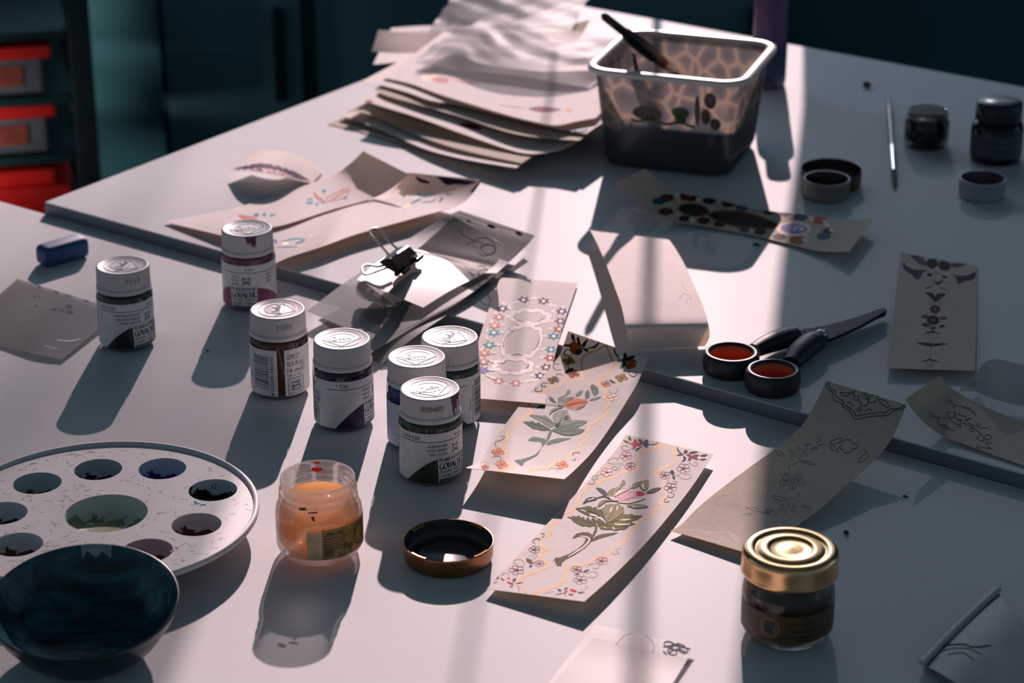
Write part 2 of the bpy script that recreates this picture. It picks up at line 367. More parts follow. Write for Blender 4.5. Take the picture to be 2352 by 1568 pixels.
def thin_foot():  # unseen net made clearer low down to shape the shade on the desks
    n = M_net.node_tree; L = n.links; b = [x for x in n.nodes if x.type == 'MAP_RANGE'][0]; mixs = b.outputs[0].links[0].to_socket
    t = [x for x in n.nodes if x.type == 'TEX_COORD'][0]; sp = n.nodes.new('ShaderNodeSeparateXYZ'); L.new(t.outputs['Object'], sp.inputs[0])
    r = n.nodes.new('ShaderNodeMapRange'); r.inputs[1].default_value = TZ+.40; r.inputs[2].default_value = TZ+.62; r.inputs[3].default_value = 1.15; r.inputs[4].default_value = .40; r.interpolation_type = 'SMOOTHSTEP'
    L.new(sp.outputs['Z'], r.inputs[0]); m = n.nodes.new('ShaderNodeMath'); m.operation = 'MULTIPLY'; m.use_clamp = True
    L.new(b.outputs[0], m.inputs[0]); L.new(r.outputs[0], m.inputs[1]); L.new(m.outputs[0], mixs)
thin_foot()
def curtain_net():
    rows = []; x0, x1 = -.66, -.045
    for i in range(31):
        z = WZ0-.05+(WZ1+.03-WZ0+.05)*i/30; row = []
        for k in range(161):
            f = k/160; x = x0+(x1-x0)*f; row.append((x, YW-.07+.008*sin(x/.05*2*pi+.5*sin(z*7)), z))
        rows.append(row)
    tag(MB().grid(rows, M_net).build('curtain'), 'thin grey net curtain drawn over the left of the window', 'curtain')
curtain_net()

# ---------------------------------------------------------------- the dark furniture under the window, left
M_cab = mat('slate_cabinet', (.06, .165, .19), rough=.6, var=.15, scale=4)
M_cab2 = mat('black_cabinet', (.006, .04, .044), rough=.6, var=.2, scale=4)
t = thing('cabinet', 'dark slate cabinet in the shade behind the left of the far desk', 'cabinet', (-.045, 2.47, 0))
MB().box((0, .03, .40), (.66, .16, .72), M_cab2, bev=.003).build('body', t)
for x0, x1 in ((-.325, -.175), (-.165, .075), (.085, .325)):
    d = MB().box(((x0+x1)/2, -.058, .40), (x1-x0-.006, .014, .70), M_cab, bev=.002).build('door', t)
    MB().box((x1-.025, -.071, .60), (.012, .012, .10), M_black, bev=.002).build('handle', d)
MB().box((0, .03, .02), (.64, .14, .04), M_cab2).build('plinth', t)
# fill lamp added out of view, low at the left, to brighten the red lids
sl = bpy.data.lights.new('rack_fill_light', 'AREA'); slo = bpy.data.objects.new('rack_fill_light', sl); COL.objects.link(slo)
sl.shape = 'RECTANGLE'; sl.size = .16; sl.size_y = .12; sl.energy = .5; sl.color = (1., .93, .9); slo.location = (-.86, 1.93, TZ-.19)
slo.rotation_euler = (slo.location-Vector((-.66, 2.24, TZ-.17))).to_track_quat('Z', 'Y').to_euler(); sl.spread = radians(42)
# storage rack with three boxes with red lids
M_red = mat('red_plastic', (.88, .020, .014), rough=.45, var=.12, scale=30)
M_bin = mat('milky_box_plastic', (.13, .135, .15), rough=.5, var=.2, scale=25)
RX, RY = -.540, 2.30
rz_ = atan2(.52, 2.3); Rv = lambda x, y: (RX+x*cos(rz_)-y*sin(rz_), RY+x*sin(rz_)+y*cos(rz_))
M_upr = mat('dark_grey_upright', (.022, .034, .038), rough=.6, var=.15)
t = thing('storage_rack', 'dark open storage rack with red-lidded boxes at the far left', 'rack', (RX, RY, 0), rz_)
for sx in (-.13, .098):
    for sy in (-.10, .10): MB().box((sx, sy, .39), (.022, .022, .78), M_upr, bev=.002).build('upright', t)
shz = [TZ-.236, TZ-.196, TZ-.136]; shz = [TZ-.262, TZ-.196, TZ-.136, TZ-.07]
for z in [.06, .26]+shz: MB().box((-.016, 0, z-.004), (.205, .22, .008), M_cab2, bev=.001).build('shelf', t)
def lidbox(lab, z, full):
    q = Rv(-.014, -.03); b = thing('storage_box', lab, 'box', (q[0], q[1], z+.0003), rz_, 'red-lidded boxes in the storage rack')
    if full:
        MB().box((.005, 0, .016), (.180, .15, .032), M_red, bev=.005).build('box_body', b); MB().box((0, 0, .040), (.160, .14, .016), M_red, bev=.004).build('box_lid', b); return
    MB().box((0, 0, .019), (.150, .14, .037), M_bin, bev=.004).build('box_body', b); MB().box((0, 0, .0435), (.168, .15, .013), M_red, bev=.003).build('box_lid', b)
    MB().box((.02, -.0706, .020), (.07, .002, .020), mat('box_label', (.30, .06, .04), var=.3, scale=40)).build('box_label', b)
lidbox('milky box with a red lid on the upper shelf of the rack', shz[2], 0)
lidbox('milky box with a red lid on the middle shelf of the rack', shz[1], 0)
lidbox('all-red box on the lower shelf of the rack, just above the desk corner', shz[0], 1)
# ---------------------------------------------------------------- gouache jars
RB = .0165
def cyl(R, front=0.):
    def fn(p, off=0.): a = p[0]/(R*1000) + front; r = R + off; return Vector((r*sin(a), -r*cos(a), p[1]/1000))
    return fn
DOT = {'0': '01110 10001 10011 10101 11001 10001 01110', '1': '00100 01100 00100 00100 00100 00100 01110', '2': '01110 10001 00001 00110 01000 10000 11111', '3': '01110 10001 00001 00110 00001 10001 01110',
 '4': '00010 00110 01010 10010 11111 00010 00010', '5': '11111 10000 11110 00001 00001 10001 01110', '6': '01110 10000 11110 10001 10001 10001 01110', '7': '11111 00001 00010 00010 00100 00100 00100', '8': '01110 10001 10001 01110 10001 10001 01110', '9': '01110 10001 10001 01111 00001 00010 01100'}
def make_cap(par, rot, date=None, dphi=0., stain=None, r0=.0155, h=.0138, z0=.0362, dh=1.):
    """ribbed screw cap; stain = (colour material, from angle, to angle, depth 0..1)"""
    mb = MB(); N = 90; rows = []; n = N*6
    def rib(r, a, k): return r - k*.00034*(.5+.5*cos(a*N))**.7
    prof = [(.0136, z0-.0002, 0), (.0160, z0, 0), (.0162, z0+.0004, 0), (.0161, z0+.0020, 0), (.0158, z0+.0026, 0), (.0157, z0+.0027, 1)]+[(.0157-.00015*k/9, z0+.0027+.00970*k/9, 1) for k in range(1, 10)]+[(.01555, z0+.0125, 1), (.01550, z0+.0129, 0), (.01525, z0+.0135, 0), (.0148, z0+.0138, 0), (.0142, z0+.01375, 0), (.0138, z0+.0135, 0), (.006, z0+.0135, 0), (.0002, z0+.0135, 0)]
    for r, z, k in prof: rows.append([Vector((rib(r, 2*pi*i/n, k)*sin(2*pi*i/n), -rib(r, 2*pi*i/n, k)*cos(2*pi*i/n), z)) for i in range(n)])
    mb.grid(rows, M_cap, True, True)
    if stain:
        sm, a0, a1, dep = stain; i0 = mb.m(sm); rnd = random.Random(3); rag = [rnd.random() for _ in range(200)]
        for fi in range(len(mb.f)):
            row = fi//n; col = fi % n; a = 2*pi*col/n; a = a-2*pi if a > pi else a
            if not (a0 < a < a1): continue
            e = 1-abs((a-a0)/(a1-a0)*2-1)**3; rg = rag[int((a+pi)*N/(2*pi))]
            zc = prof[row][1]-z0
            if zc < .0134 and zc >= .0026 and (.0136-zc)/.0115 < dep*e*(.15+1.0*rg): mb.mi[fi] = i0
    c = mb.build('cap', par)
    em = MB(); zt = z0+.01352
    def R2(x, y): return Vector((x*cos(rot)-y*sin(rot), x*sin(rot)+y*cos(rot), zt))
    ring = lambda r: [R2(r*cos(2*pi*i/64), r*sin(2*pi*i/64)) for i in range(65)]
    em.tube(ring(.0108), .00022, M_cap, 6, False); em.tube([R2(.0072*cos(a), .0072*sin(a)) for a in [radians(-30+240*i/40) for i in range(41)]], .00020, M_cap, 6, False)
    sq = [(-.0106, .0), (-.0008, -.0104), (.0106, .0)]; em.tube([R2(*p) for p in sq], .00024, M_cap, 6, True)
    em.tube([R2(-.0106, 0), R2(-.0075, .0005), R2(-.0055, -.003)], .00018, M_cap, 6)
    sg = [(-.0060, -.0012), (-.0048, .0020), (-.0030, .0026), (-.0036, .0002), (-.0052, -.0022), (-.0030, -.0020), (-.0018, .0010), (-.0008, -.0016), (.0004, .0012), (.0012, -.0014), (.0020, .0034), (.0026, -.0010), (.0036, .0008), (.0046, -.0012), (.0058, .0018)]
    em.tube([R2(p.x, p.y) for p in cr(sg, 6)], .00024, M_cap, 6)
    em.tube([R2(p.x, p.y) for p in cr([(-.0046, -.0034), (-.001, -.0044), (.003, -.0038), (.005, -.0028)], 6)], .0002, M_cap, 6)
    em.build('emblem', c)
    if date:
        d = MB(); pit = .40*dh; x = -len(date)*6*pit/2
        for ch in date:
            for r_, bits in enumerate(DOT[ch].split()):
                for c_, b in enumerate(bits):
                    if b == '1':
                        s = x+c_*pit; z = z0*1000+8.6*1 - (r_-3)*pit*1.12; f = cyl(.01582, dphi)
                        q = [f(Vector((s+.2*cos(k*pi/3), z+.2*sin(k*pi/3)))) for k in range(6)]
                        d.add(q, [(0, 1, 2, 3, 4, 5)], M_ink, False)
            x += 6*pit
        d.build('date_code', c)
    return c
def glass_shell(par, mt=None):
    mb = MB()
    prof = [(.0002, .0012), (.011, .0010), (.0125, .0), (.0140, .0003), (.0157, .0022), (RB, .0050), (RB, .0335), (.0162, .0352), (.0148, .0364), (.0138, .0374), (.0138, .0480)]
    mb.lathe(prof, mt or M_glass, 72)
    return mb.build('glass_jar', par)
def paint_body(par, m):
    MB().lathe([(.0002, .0030), (.0125, .0030), (.0145, .0042), (.0156, .0066), (.0156, .0330), (.0150, .0345), (.0130, .0352), (.0002, .0352)], m, 64).build('paint', par)
def label_patch(mb, f, s0, s1, z0, z1, mt, n=48):
    mb.grid([[f(Vector((s0+(s1-s0)*i/n, z))) for i in range(n+1)] for z in [z0+(z1-z0)*j/6 for j in range(7)]], mt, True)
def gouache_label(par, paint, phi, num, names, stars='+++', short=False, peel=False):
    """wrap-round label; s runs in mm round the jar, s = 0 at the left edge of the name panel"""
    mb = MB(); b = cyl(RB+.00008, phi); p = cyl(RB+.00013, phi); p2 = cyl(RB+.00017, phi); Z0, Z1 = 3.4, 31.4
    # paper, leaving out the coloured swooshes where the paint shows
    def top(s):
        if -22 <= s <= 0: return Z0+13.2*max(0, 1-(min(1, -s/17.0))**1.55)
        if 17.3 <= s <= 41: return Z0+13.2*max(0, 1-((s-17.3)/22)**1.55)
        return Z0
    segs = [-40+100*i/200 for i in range(201)]; A = []; B = []
    rows = []
    for j in range(9): rows.append([b(Vector((s, max(top(s), Z0)+(Z1-max(top(s), Z0))*j/8))) for s in segs])
    mb.grid(rows, M_label, True)
    sw = [[p2(Vector((s, Z0+(max(top(s), Z0+.01)-Z0)*j/4)))-Vector((0, 0, 0)) for s in segs if -22 <= s <= 0] for j in range(5)]
    mb.grid(sw, paint, True)
    sw = [[p2(Vector((s, Z0+(max(top(s), Z0+.01)-Z0)*j/4))) for s in segs if 17.3 <= s <= 41] for j in range(5)]
    mb.grid(sw, paint, True)
    ln = lambda s0, s1, z, t, m=M_navy: mb.ribbon([(s0+(s1-s0)*i/30, z) for i in range(31)], t, p, m)
    ln(-21.5, 39, 26.6, .42)
    put_text(mb, num, 2.2, -13.8, 27.6, p, M_navy)
    def plus(s, z):
        if stars == '*': 
            put_text(mb, '*', 2.0, s+3.6, 27.8, p, M_navy); return
        for k in range(3): mb.ribbon([(s+k*1.9, z), (s+k*1.9+1.5, z)], .42, p, M_navy); mb.ribbon([(s+k*1.9+.75, z-.75), (s+k*1.9+.75, z+.75)], .42, p, M_navy)
    plus(-19.8, 28.6)
    if stars != '*': plus(10.2, 28.6)
    for k, nm in enumerate(names):
        put_text(mb, nm, 1.35, 5.4, 23.6-k*2.35, p, M_navy, 'R', .02)
        put_text(mb, nm, 1.35, 24.0, 23.6-k*2.35, p, M_navy, 'L', .02)
    # emblem: dark square, pale ring, slanted knot
    mb.fill([(8.6, 19.0), (13.2, 19.0), (13.2, 23.6), (8.6, 23.6)], p, M_navy, .8)
    ringp = [(10.9+1.75*cos(a), 21.3+1.75*sin(a)) for a in [2*pi*i/28 for i in range(29)]]
    mb.ribbon(ringp, .42, p2, M_label)
    mb.ribbon(cr([(9.9, 20.4), (10.6, 21.9), (11.4, 20.9), (12.0, 22.3)], 6), .45, p2, M_label); mb.ribbon(cr([(9.7, 21.5), (10.5, 22.3), (11.5, 21.6)], 6), .4, p2, M_label)
    # name panel
    for q in ([(0, 3.4), (0, 18.2)], [(0, 18.2), (17.3, 18.2)], [(17.3, 18.2), (17.3, 3.4)]):
        mb.ribbon([(q[0][0]+(q[1][0]-q[0][0])*i/16, q[0][1]+(q[1][1]-q[0][1])*i/16) for i in range(17)], .16, p, M_navy)
    roman(mb, 'PLAKKAATVERF', .9, 15.0, 2.1, p, M_navy, 15.8); roman(mb, 'GOUACHE', .9, 10.5, 3.6, p, M_navy, 15.8)
    roman(mb, 'DESIGNER TEMPERA', .9, 8.4, 1.3, p, M_navy, 15.8); roman(mb, 'COLORES TEMPERA', .9, 5.9, 1.6, p, M_navy, 15.8)
    mb.grid([[p(Vector((.9+15.6*i/20, z))) for i in range(21)] for z in (3.5, 5.2)], mat('label_teal_bar', (.010, .07, .12)), False)
    # contents block
    put_text(mb, 'PIGMENT(S):', 1.25, -38.6, 27.2, p, M_navy, 'L', .01, 8.6); put_text(mb, 'PBr7/PO67', 1.25, -38.6, 25.4, p, M_navy, 'L', .01, 7.2)
    put_text(mb, '0,5 fl.oz./', 2.9, -38.6, 21.4, p, M_navy, 'L', .01, 12.2); put_text(mb, '16 ml', 2.9, -38.6, 17.4, p, M_navy, 'L', .01, 8.2)
    mb.ribbon(cr([(-28.9, 18.4), (-27.0, 18.4), (-27.2, 20.2), (-28.6, 20.2), (-29.1, 18.6), (-28.4, 17.0), (-26.9, 17.4)], 6), .42, p, M_navy)
    put_text(mb, 'FOR U.S. ONLY', 1.5, -38.6, 14.9, p, M_navy, 'L', .02, 9.8)
    def frame(s0, z0, s1, z1, t): 
        mb.ribbon([(s0+(s1-s0)*i/10, z0) for i in range(11)], t, p, M_navy); mb.ribbon([(s0+(s1-s0)*i/10, z1) for i in range(11)], t, p, M_navy)
        mb.ribbon([(s0, z0), (s0, z1)], t, p, M_navy); mb.ribbon([(s1, z0), (s1, z1)], t, p, M_navy)
    frame(-38.4, 4.4, -28.0, 13.9, .4); frame(-37.6, 5.2, -28.8, 13.1, .25); frame(-36.6, 6.0, -29.9, 12.2, .2)
    mb.grid([[p(Vector((-36.2+5.9*i/8, z))) for i in range(9)] for z in (6.4, 11.8)], M_navy, False)
    put_text(mb, 'HEALTH', 1.7, -33.25, 9.5, p2, M_label, 'C', .03, 5.2); put_text(mb, 'LABEL', 1.7, -33.25, 7.0, p2, M_label, 'C', .03, 4.8)
    # bar code block, bars across the jar
    rnd = random.Random(int(num)); z = 7.0
    while z < 27.6:
        t = rnd.choice((.22, .22, .4, .6, .75)); mb.grid([[p(Vector((44.6+10.6*i/12, zz))) for i in range(13)] for zz in (z, z+t)], M_navy, False); z += t+rnd.choice((.22, .3, .5))
    put_text(mb, '8 712079 055370', 2.0, 58.1, 4.0, p, M_navy, 'L', .012, 23.5, 1)
    put_text(mb, 'ROYAL TALENS, P.O. BOX 4, APELDOORN, HOLLAND', .9, 43.6, 4.2, p, M_navy, 'L', .0, 22, 1); put_text(mb, '08160162', 1.0, 41.6, 11.5, p, M_navy, 'L', .01, 7, 1)
    return mb.build('label', par)
def jar(u, v, lab, paint, phi, num, names, rot, date=None, dphi=0., stain=None, stars='+++', kind='gouache', dh=1.):
    p = P(u, v, 0.05); p.z = TZ
    t = thing('paint_jar', lab, 'paint jar', p, facing(p), 'small gouache jars')
    glass_shell(t); paint_body(t, paint)
    if kind == 'gouache': gouache_label(t, paint, radians(phi), num, names, stars)
    make_cap(t, radians(rot), date, radians(dphi), stain, dh=dh)
    return t
def paintm(name, c, trans=.0): return mat(name, c, rough=.35, var=.25, scale=120, translucent=trans)
M_purpstain = mat('purple_stain', (.10, .02, .08), rough=.5, var=.3, scale=300)
jar(987.5, 891, 'white-capped gouache jar marked 620 olive green, nearest of the jar cluster', paintm('olive_paint', (.022, .040, .016), .15), 12, '620', ('OLIJFGROEN', 'OLIVE GREEN', 'VERT OLIVE'), 25, '020405', 5, (M_purpstain, .75, 1.3, 1.0), dh=.85)
jar(785, 777, 'white-capped gouache jar marked 536 violet, between the orange and blue jars', paintm('violet_paint', (.030, .006, .055), .25), 41, '536', ('VIOLET', 'VIOLET', 'VIOLET'), 4, None, 0, None, '*')
jar(637, 709, 'white-capped gouache jar with a bar code label and orange-brown paint', paintm('burnt_orange_paint', (.085, .016, .003), .15), 222.5-77+2, '339', ('ORANJE', 'ORANGE', 'ORANGE'), 78, '1389', 13, None)
jar(567, 523, 'white-capped gouache jar marked 556 lilac with purple drips on its cap', paintm('lilac_paint', (.36, .09, .20), .45), -44, '556', ('LILA', 'LILAC', 'LILAS'), 10, None, 0, (mat('lilac_stain', (.13, .03, .10), var=.3, scale=300), -.12, .38, .9))
jar(281, 608, 'white-capped gouache jar marked 737 neutral black, standing alone at left', paintm('black_paint', (.003, .010, .011)), 12, '737', ('NEUTRAALZWART', 'NEUTRAL BLACK', 'NOIR NEUTRE'), 60, '7119', 22, None)
jar(1033, 772, 'white-capped gouache jar with dark green paint and a side bar code, rearmost of the cluster', paintm('sea_green_paint', (.006, .060, .055), .3), -101, '633', ('ZEEGROEN', 'SEA GREEN', 'VERT VERIG'), 66, None, 0, None)
tb = jar(956.7, 818, 'white-capped jar of blue acrylic paint hidden behind the olive green jar', paintm('blue_paint', (.006, .020, .20), .35), 0, '570', (), 2, None, 0, None, kind='blue')
mb = MB(); b = cyl(RB+.00008, 0); p = cyl(RB+.00013, 0); p2 = cyl(RB+.00017, 0)
M_bluelab = mat('blue_white_label', (.50, .54, .62), var=.06); M_blue = mat('blue_label_ink', (.02, .06, .16))
label_patch(mb, b, -40, 40, 3.0, 27.5, M_bluelab, 90)
[mb.ribbon([(-10.5+2.1*k+1.5*i/3, 25.4) for i in range(4)], 1.3, p, M_blue) for k in range(6)]; mb.ribbon([(-6+4.6*cos(2*pi*i/40), 18.6+4.6*sin(2*pi*i/40)) for i in range(41)], .35, p, M_blue)
mb.ribbon([(-6+3.5*cos(2*pi*i/40), 18.6+3.5*sin(2*pi*i/40)) for i in range(41)], .2, p, M_blue)
roman(mb, 'AP', -9.0, 16.6, 4.2, p, M_blue, 7.2); put_text(mb, 'ACMI', 1.2, -6, 21.9, p, M_blue, 'C', .02); put_text(mb, 'Conforms', 1.2, -9.4, 12.2, p, M_blue); put_text(mb, 'ASTM D', 1.2, -9.0, 10.6, p, M_blue)
mb.ribbon([(-16+30*i/20, 9.6) for i in range(21)], .3, p, M_blue); put_text(mb, '0,5 fl.oz./', 2.0, -11, 6.6, p, M_blue, 'L', .01); put_text(mb, '16 ml', 2.0, -10.4, 3.9, p, M_blue, 'L', .01)
mb.build('label', tb)

# ---------------------------------------------------------------- honey-type jars and lids
def jam_profile(s=1.0):
    return [(.0002, .0018), (.0135, .0016), (.0150, .0), (.0175, .0004), (.0198, .0030), (.0212, .0060), (.02135, .0090), (.02135, .0225), (.0208, .0262), (.0195, .0290), (.0188, .0300), (.0190, .0312), (.0194, .0318), (.0190, .0326), (.0185, .0334), (.0188, .0345), (.0191, .0352), (.0188, .0362), (.0183, .0375), (.0184, .0395), (.0182, .0410), (.0176, .0414), (.0169, .0410), (.0167, .0395), (.0167, .0310), (.0175, .0285), (.0192, .0250), (.0198, .0220), (.0198, .0100), (.0190, .0070), (.0165, .0050), (.0002, .0046)]
M_amber = mat('amber_water', (.80, .36, .10), rough=.12, var=.06, scale=80, translucent=.55)
def amber_liquid():
    m = sheer('amber_water_cloudy', (.86, .52, .25), .20, rough=.05, gloss=.06, translucent=.62, tint=(.95, .60, .30)); return m
p0 = P(729.5, 1094, .041); p0.z = TZ
t = thing('glass_jar', 'open glass jar of cloudy amber water with a torn gold label', 'jar', p0, facing(p0))
MB().lathe(jam_profile(), clear_glass('jam_glass', (.99, .985, .975), .02, .30, .42), 96).build('glass', t)
MB().lathe([(.0002, .0060), (.0160, .0062), (.0186, .0078), (.0195, .0105), (.0195, .0222), (.0188, .0252), (.0172, .0288), (.0165, .0300), (.0002, .0300)], amber_liquid(), 72).build('water', t)
mb = MB(); f = cyl(.02150, 0); g = cyl(.02156, 0); g2 = cyl(.0216, 0)
M_gold = mat('gold_label', (.30, .17, .035), rough=.45, var=.25, scale=200); M_torn = mat('torn_label_paper', (.66, .45, .26), var=.2, scale=250); M_brink = mat('brown_label_ink', (.025, .012, .005))
label_patch(mb, f, 1.0, 34, 6.6, 22.6, M_gold, 40); label_patch(mb, f, -6.5, 1.0, 6.4, 21.2, M_torn, 10)
for k in range(6):
    rnd = random.Random(k); x = 2.2; z = 19.2-k*1.5
    while x < 13: w_ = rnd.uniform(.8, 2.4); mb.ribbon([(x+w_*i/4, z) for i in range(5)], .6, g, M_brink); x += w_+.5
mb.ribbon([(3.2+i*.5, 20.4) for i in range(9)], .8, g, M_brink); mb.ribbon([(8.4+i*.5, 20.4) for i in range(7)], .8, g, M_brink); put_text(mb, '32gr', 2.7, 11.6, 10.4, g, M_brink, 'L', .03)
for k in range(9): mb.ribbon([(2.4+k*.55, 8.2), (2.4+k*.55, 11.6)], .28, g, M_brink)
for k in range(3): mb.ribbon([(8.6+i*.6, 8.9-k*1.0) for i in range(9)], .4, g, M_brink); mb.ribbon([(15.2+i*.4, 9.0-k*.9) for i in range(6)], .4, g, M_brink)
M_mar = mat('maroon_ink', (.12, .015, .02)); mb.ribbon([(23.5+4.6*cos(2*pi*i/40), 15+5.6*sin(2*pi*i/40)) for i in range(41)], .7, g, M_mar); mb.ribbon([(23.5+3.3*cos(2*pi*i/40), 15+4.2*sin(2*pi*i/40)) for i in range(41)], .35, g, M_mar)
mb.build('label', t)
M_smear = mat('red_paint_smear', (.75, .02, .01), rough=.3, var=.2); M_smear2 = mat('plum_paint_smear', (.22, .02, .08), rough=.3, var=.2)
q = lambda R: (lambda v: Vector((R*sin(v[0]), -R*cos(v[0]), v[1])))
mb = MB(); mb.fill([(3.02, .0375), (3.30, .0379), (3.34, .0362), (3.16, .0352), (2.98, .0360)], q(.01655), M_smear, None); mb.build('paint_smear', t); mb = MB(); mb.fill([(3.05, .0408), (3.2, .0409), (3.22, .0398), (3.06, .0398)], q(.0166), M_smear, None)
mb.build('paint_smear', t); mb = MB(); mb.fill([(-.55, .0325), (-.36, .0335), (-.3, .0322), (-.5, .0316)], q(.0191), M_ink, None); mb.build('paint_smear', t); mb = MB(); mb.fill([(-.3, .0310), (-.05, .0318), (-.02, .0308), (-.26, .0304)], q(.0192), M_smear2, None); mb.build('paint_smear', t); mb = MB(); mb.fill([(-.2, .0292), (-.12, .0298), (-.1, .0268), (-.16, .0270)], q(.0200), M_smear2, None)
mb.build('paint_smear', t)
# closed jar with a gold lid
p0 = P(1806, 1452, 0)
t = thing('honey_jar', 'small dark honey jar with a shiny gold lid at the lower right', 'jar', p0, facing(p0))
MB().lathe(jam_profile(), clear_glass('honey_glass', (.86, .82, .76), .02, .06, .5), 96).build('glass', t)
MB().lathe([(.0002, .0060), (.0160, .0062), (.0186, .0078), (.0195, .0105), (.0195, .0222), (.0188, .0252), (.0172, .0288), (.0165, .0330), (.0002, .0330)], mat('dark_honey', (.030, .016, .005), rough=.2, var=.3), 64).build('honey', t)
mb = MB(); label_patch(mb, cyl(.02150), -30, 30, 6.6, 20.4, mat('brown_gold_label', (.085, .050, .014), rough=.45, var=.3, scale=150), 80)
M_dgold = mat('dull_gold_ink', (.16, .10, .04)); M_emb = mat('dark_green_print', (.006, .02, .02))
g = cyl(.02156)
mb.fill([(-8+5.4*cos(2*pi*i/36), 13.4+5.8*sin(2*pi*i/36)) for i in range(36)], g, M_dgold, 1.5); mb.ribbon([(-8+5.5*cos(2*pi*i/36), 13.4+5.9*sin(2*pi*i/36)) for i in range(37)], .6, cyl(.0216), M_mar)
rnd = random.Random(5)
for k in range(9): mb.fill([(-8+rnd.uniform(-3, 3)+1.3*cos(2*pi*i/8), 13.4+rnd.uniform(-3, 3)+1.2*sin(2*pi*i/8)) for i in range(8)], cyl(.02158), M_emb, None)
for z in (16.5, 12.5, 9.5): mb.ribbon([(2+i, z) for i in range(24)], .5, g, M_emb)
mb.build('label', t)
M_goldlid = mat('gold_lid_metal', (.95, .56, .27), rough=.24, metal=1., var=.04, scale=200, bump=.06, bscale=900)
LID = [(.0190, .0330), (.0218, .0326), (.0224, .0334), (.0222, .0346), (.0220, .0400), (.0221, .0418), (.0218, .0432), (.0209, .0442), (.0196, .0446), (.0178, .0446), (.0168, .0444), (.0162, .0437), (.0158, .0437), (.0150, .0442), (.0110, .0446), (.0102, .0444), (.0096, .0439), (.0090, .0437), (.0050, .0440), (.0002, .0442)]
MB().lathe(LID, M_goldlid, 96).build('lid', t)
# upturned brown lid with four lugs
def up_lid(name, lab, p, R, H, m_out, m_in, lugs=0, rz=0., cat='lid', group=None):
    t = thing(name, lab, cat, p, rz, group); mb = MB()
    mb.lathe([(.0002, 0), (R*.86, 0), (R*.95, .0010), (R*.985, .0030), (R*.99, H*.7), (R, H-.0012), (R*1.005, H-.0005), (R*.995, H), (R*.975, H-.0004)], m_out, 96)
    mb.build('lid_shell', t)
    MB().lathe([(R*.975, H-.0004), (R*.962, H-.0015), (R*.955, H*.6), (R*.93, .0022), (R*.86, .0016), (R*.72, .0016), (R*.70, .0022), (R*.60, .0022), (R*.58, .0016), (.0002, .0016)], m_in, 96).build('lining', t)
    for k in range(lugs):
        a0 = 2*pi*k/lugs+.35; rows = []
        for rr, zz in ((R*.985, H+.0002), (R*.94, H+.0001), (R*.905, H-.0006), (R*.90, H-.0014), (R*.935, H-.0018)):
            rows.append([Vector((rr*sin(a0+.42*i/10), -rr*cos(a0+.42*i/10), zz)) for i in range(11)])
        MB().grid(rows, m_out).build('lug', t)
    return t
M_bronze = mat('brown_lid_metal', (.30, .14, .055), rough=.33, metal=.9, var=.15, scale=90); M_lidin = mat('dark_lid_lining', (.045, .048, .052), rough=.4, var=.2, scale=120)
p0 = P(1030, 1283, 0); up_lid('jar_lid', 'brown metal jar lid lying open side up in front of the jars', p0, .0222, .0105, M_bronze, M_lidin, 4, .3, 'lid')
p0 = P(1908, 425, STEP); up_lid('jar_lid', 'larger brown lid toned dark for shade, open side up, behind the small cap', p0, .0212, .0125, mat('shade_brown_lid', (.06, .045, .025), rough=.4, metal=.5, var=.2), mat('maroon_lining', (.035, .010, .014), rough=.4, var=.3), 0, .5, 'lid')  # metal colour darkened to stand for the shade here
def up_cap(lab, p, m, m_in):
    t = thing('screw_cap', lab, 'cap', p, 0, 'loose screw caps on the far desk'); n = 60
    MB().lathe([(.0002, 0), (.0140, 0), (.0153, .0008), (.0157, .0030), (.0158, .0110), (.0162, .0113), (.0162, .0133), (.0157, .0138), (.0148, .0136)], m, n*4, mod=lambda r, z, a: r-(.00025*(.5+.5*cos(a*n)) if .0008 < z < .0111 else 0)).build('cap_shell', t)
    MB().lathe([(.0148, .0136), (.0143, .0128), (.0142, .0030), (.0135, .0018), (.0002, .0018)], m_in, 64).build('cap_inside', t)
p0 = P(1897, 452, STEP); up_cap('small screw cap toned tan for shade, open side up, touching the larger brown lid', p0, mat('shaded_cap_plastic', (.20, .18, .155), rough=.5, var=.1), mat('dark_cap_inside', (.02, .03, .03), var=.3))  # pale cap dulled to tan in its colour, standing for shade
p0 = P(2254, 451, STEP); up_cap('white screw cap, open side up, at the right edge under the black bottle', p0, mat('grey_white_plastic', (.34, .34, .36), rough=.5, var=.1), mat('mauve_cap_inside', (.10, .055, .075), var=.4, scale=150))
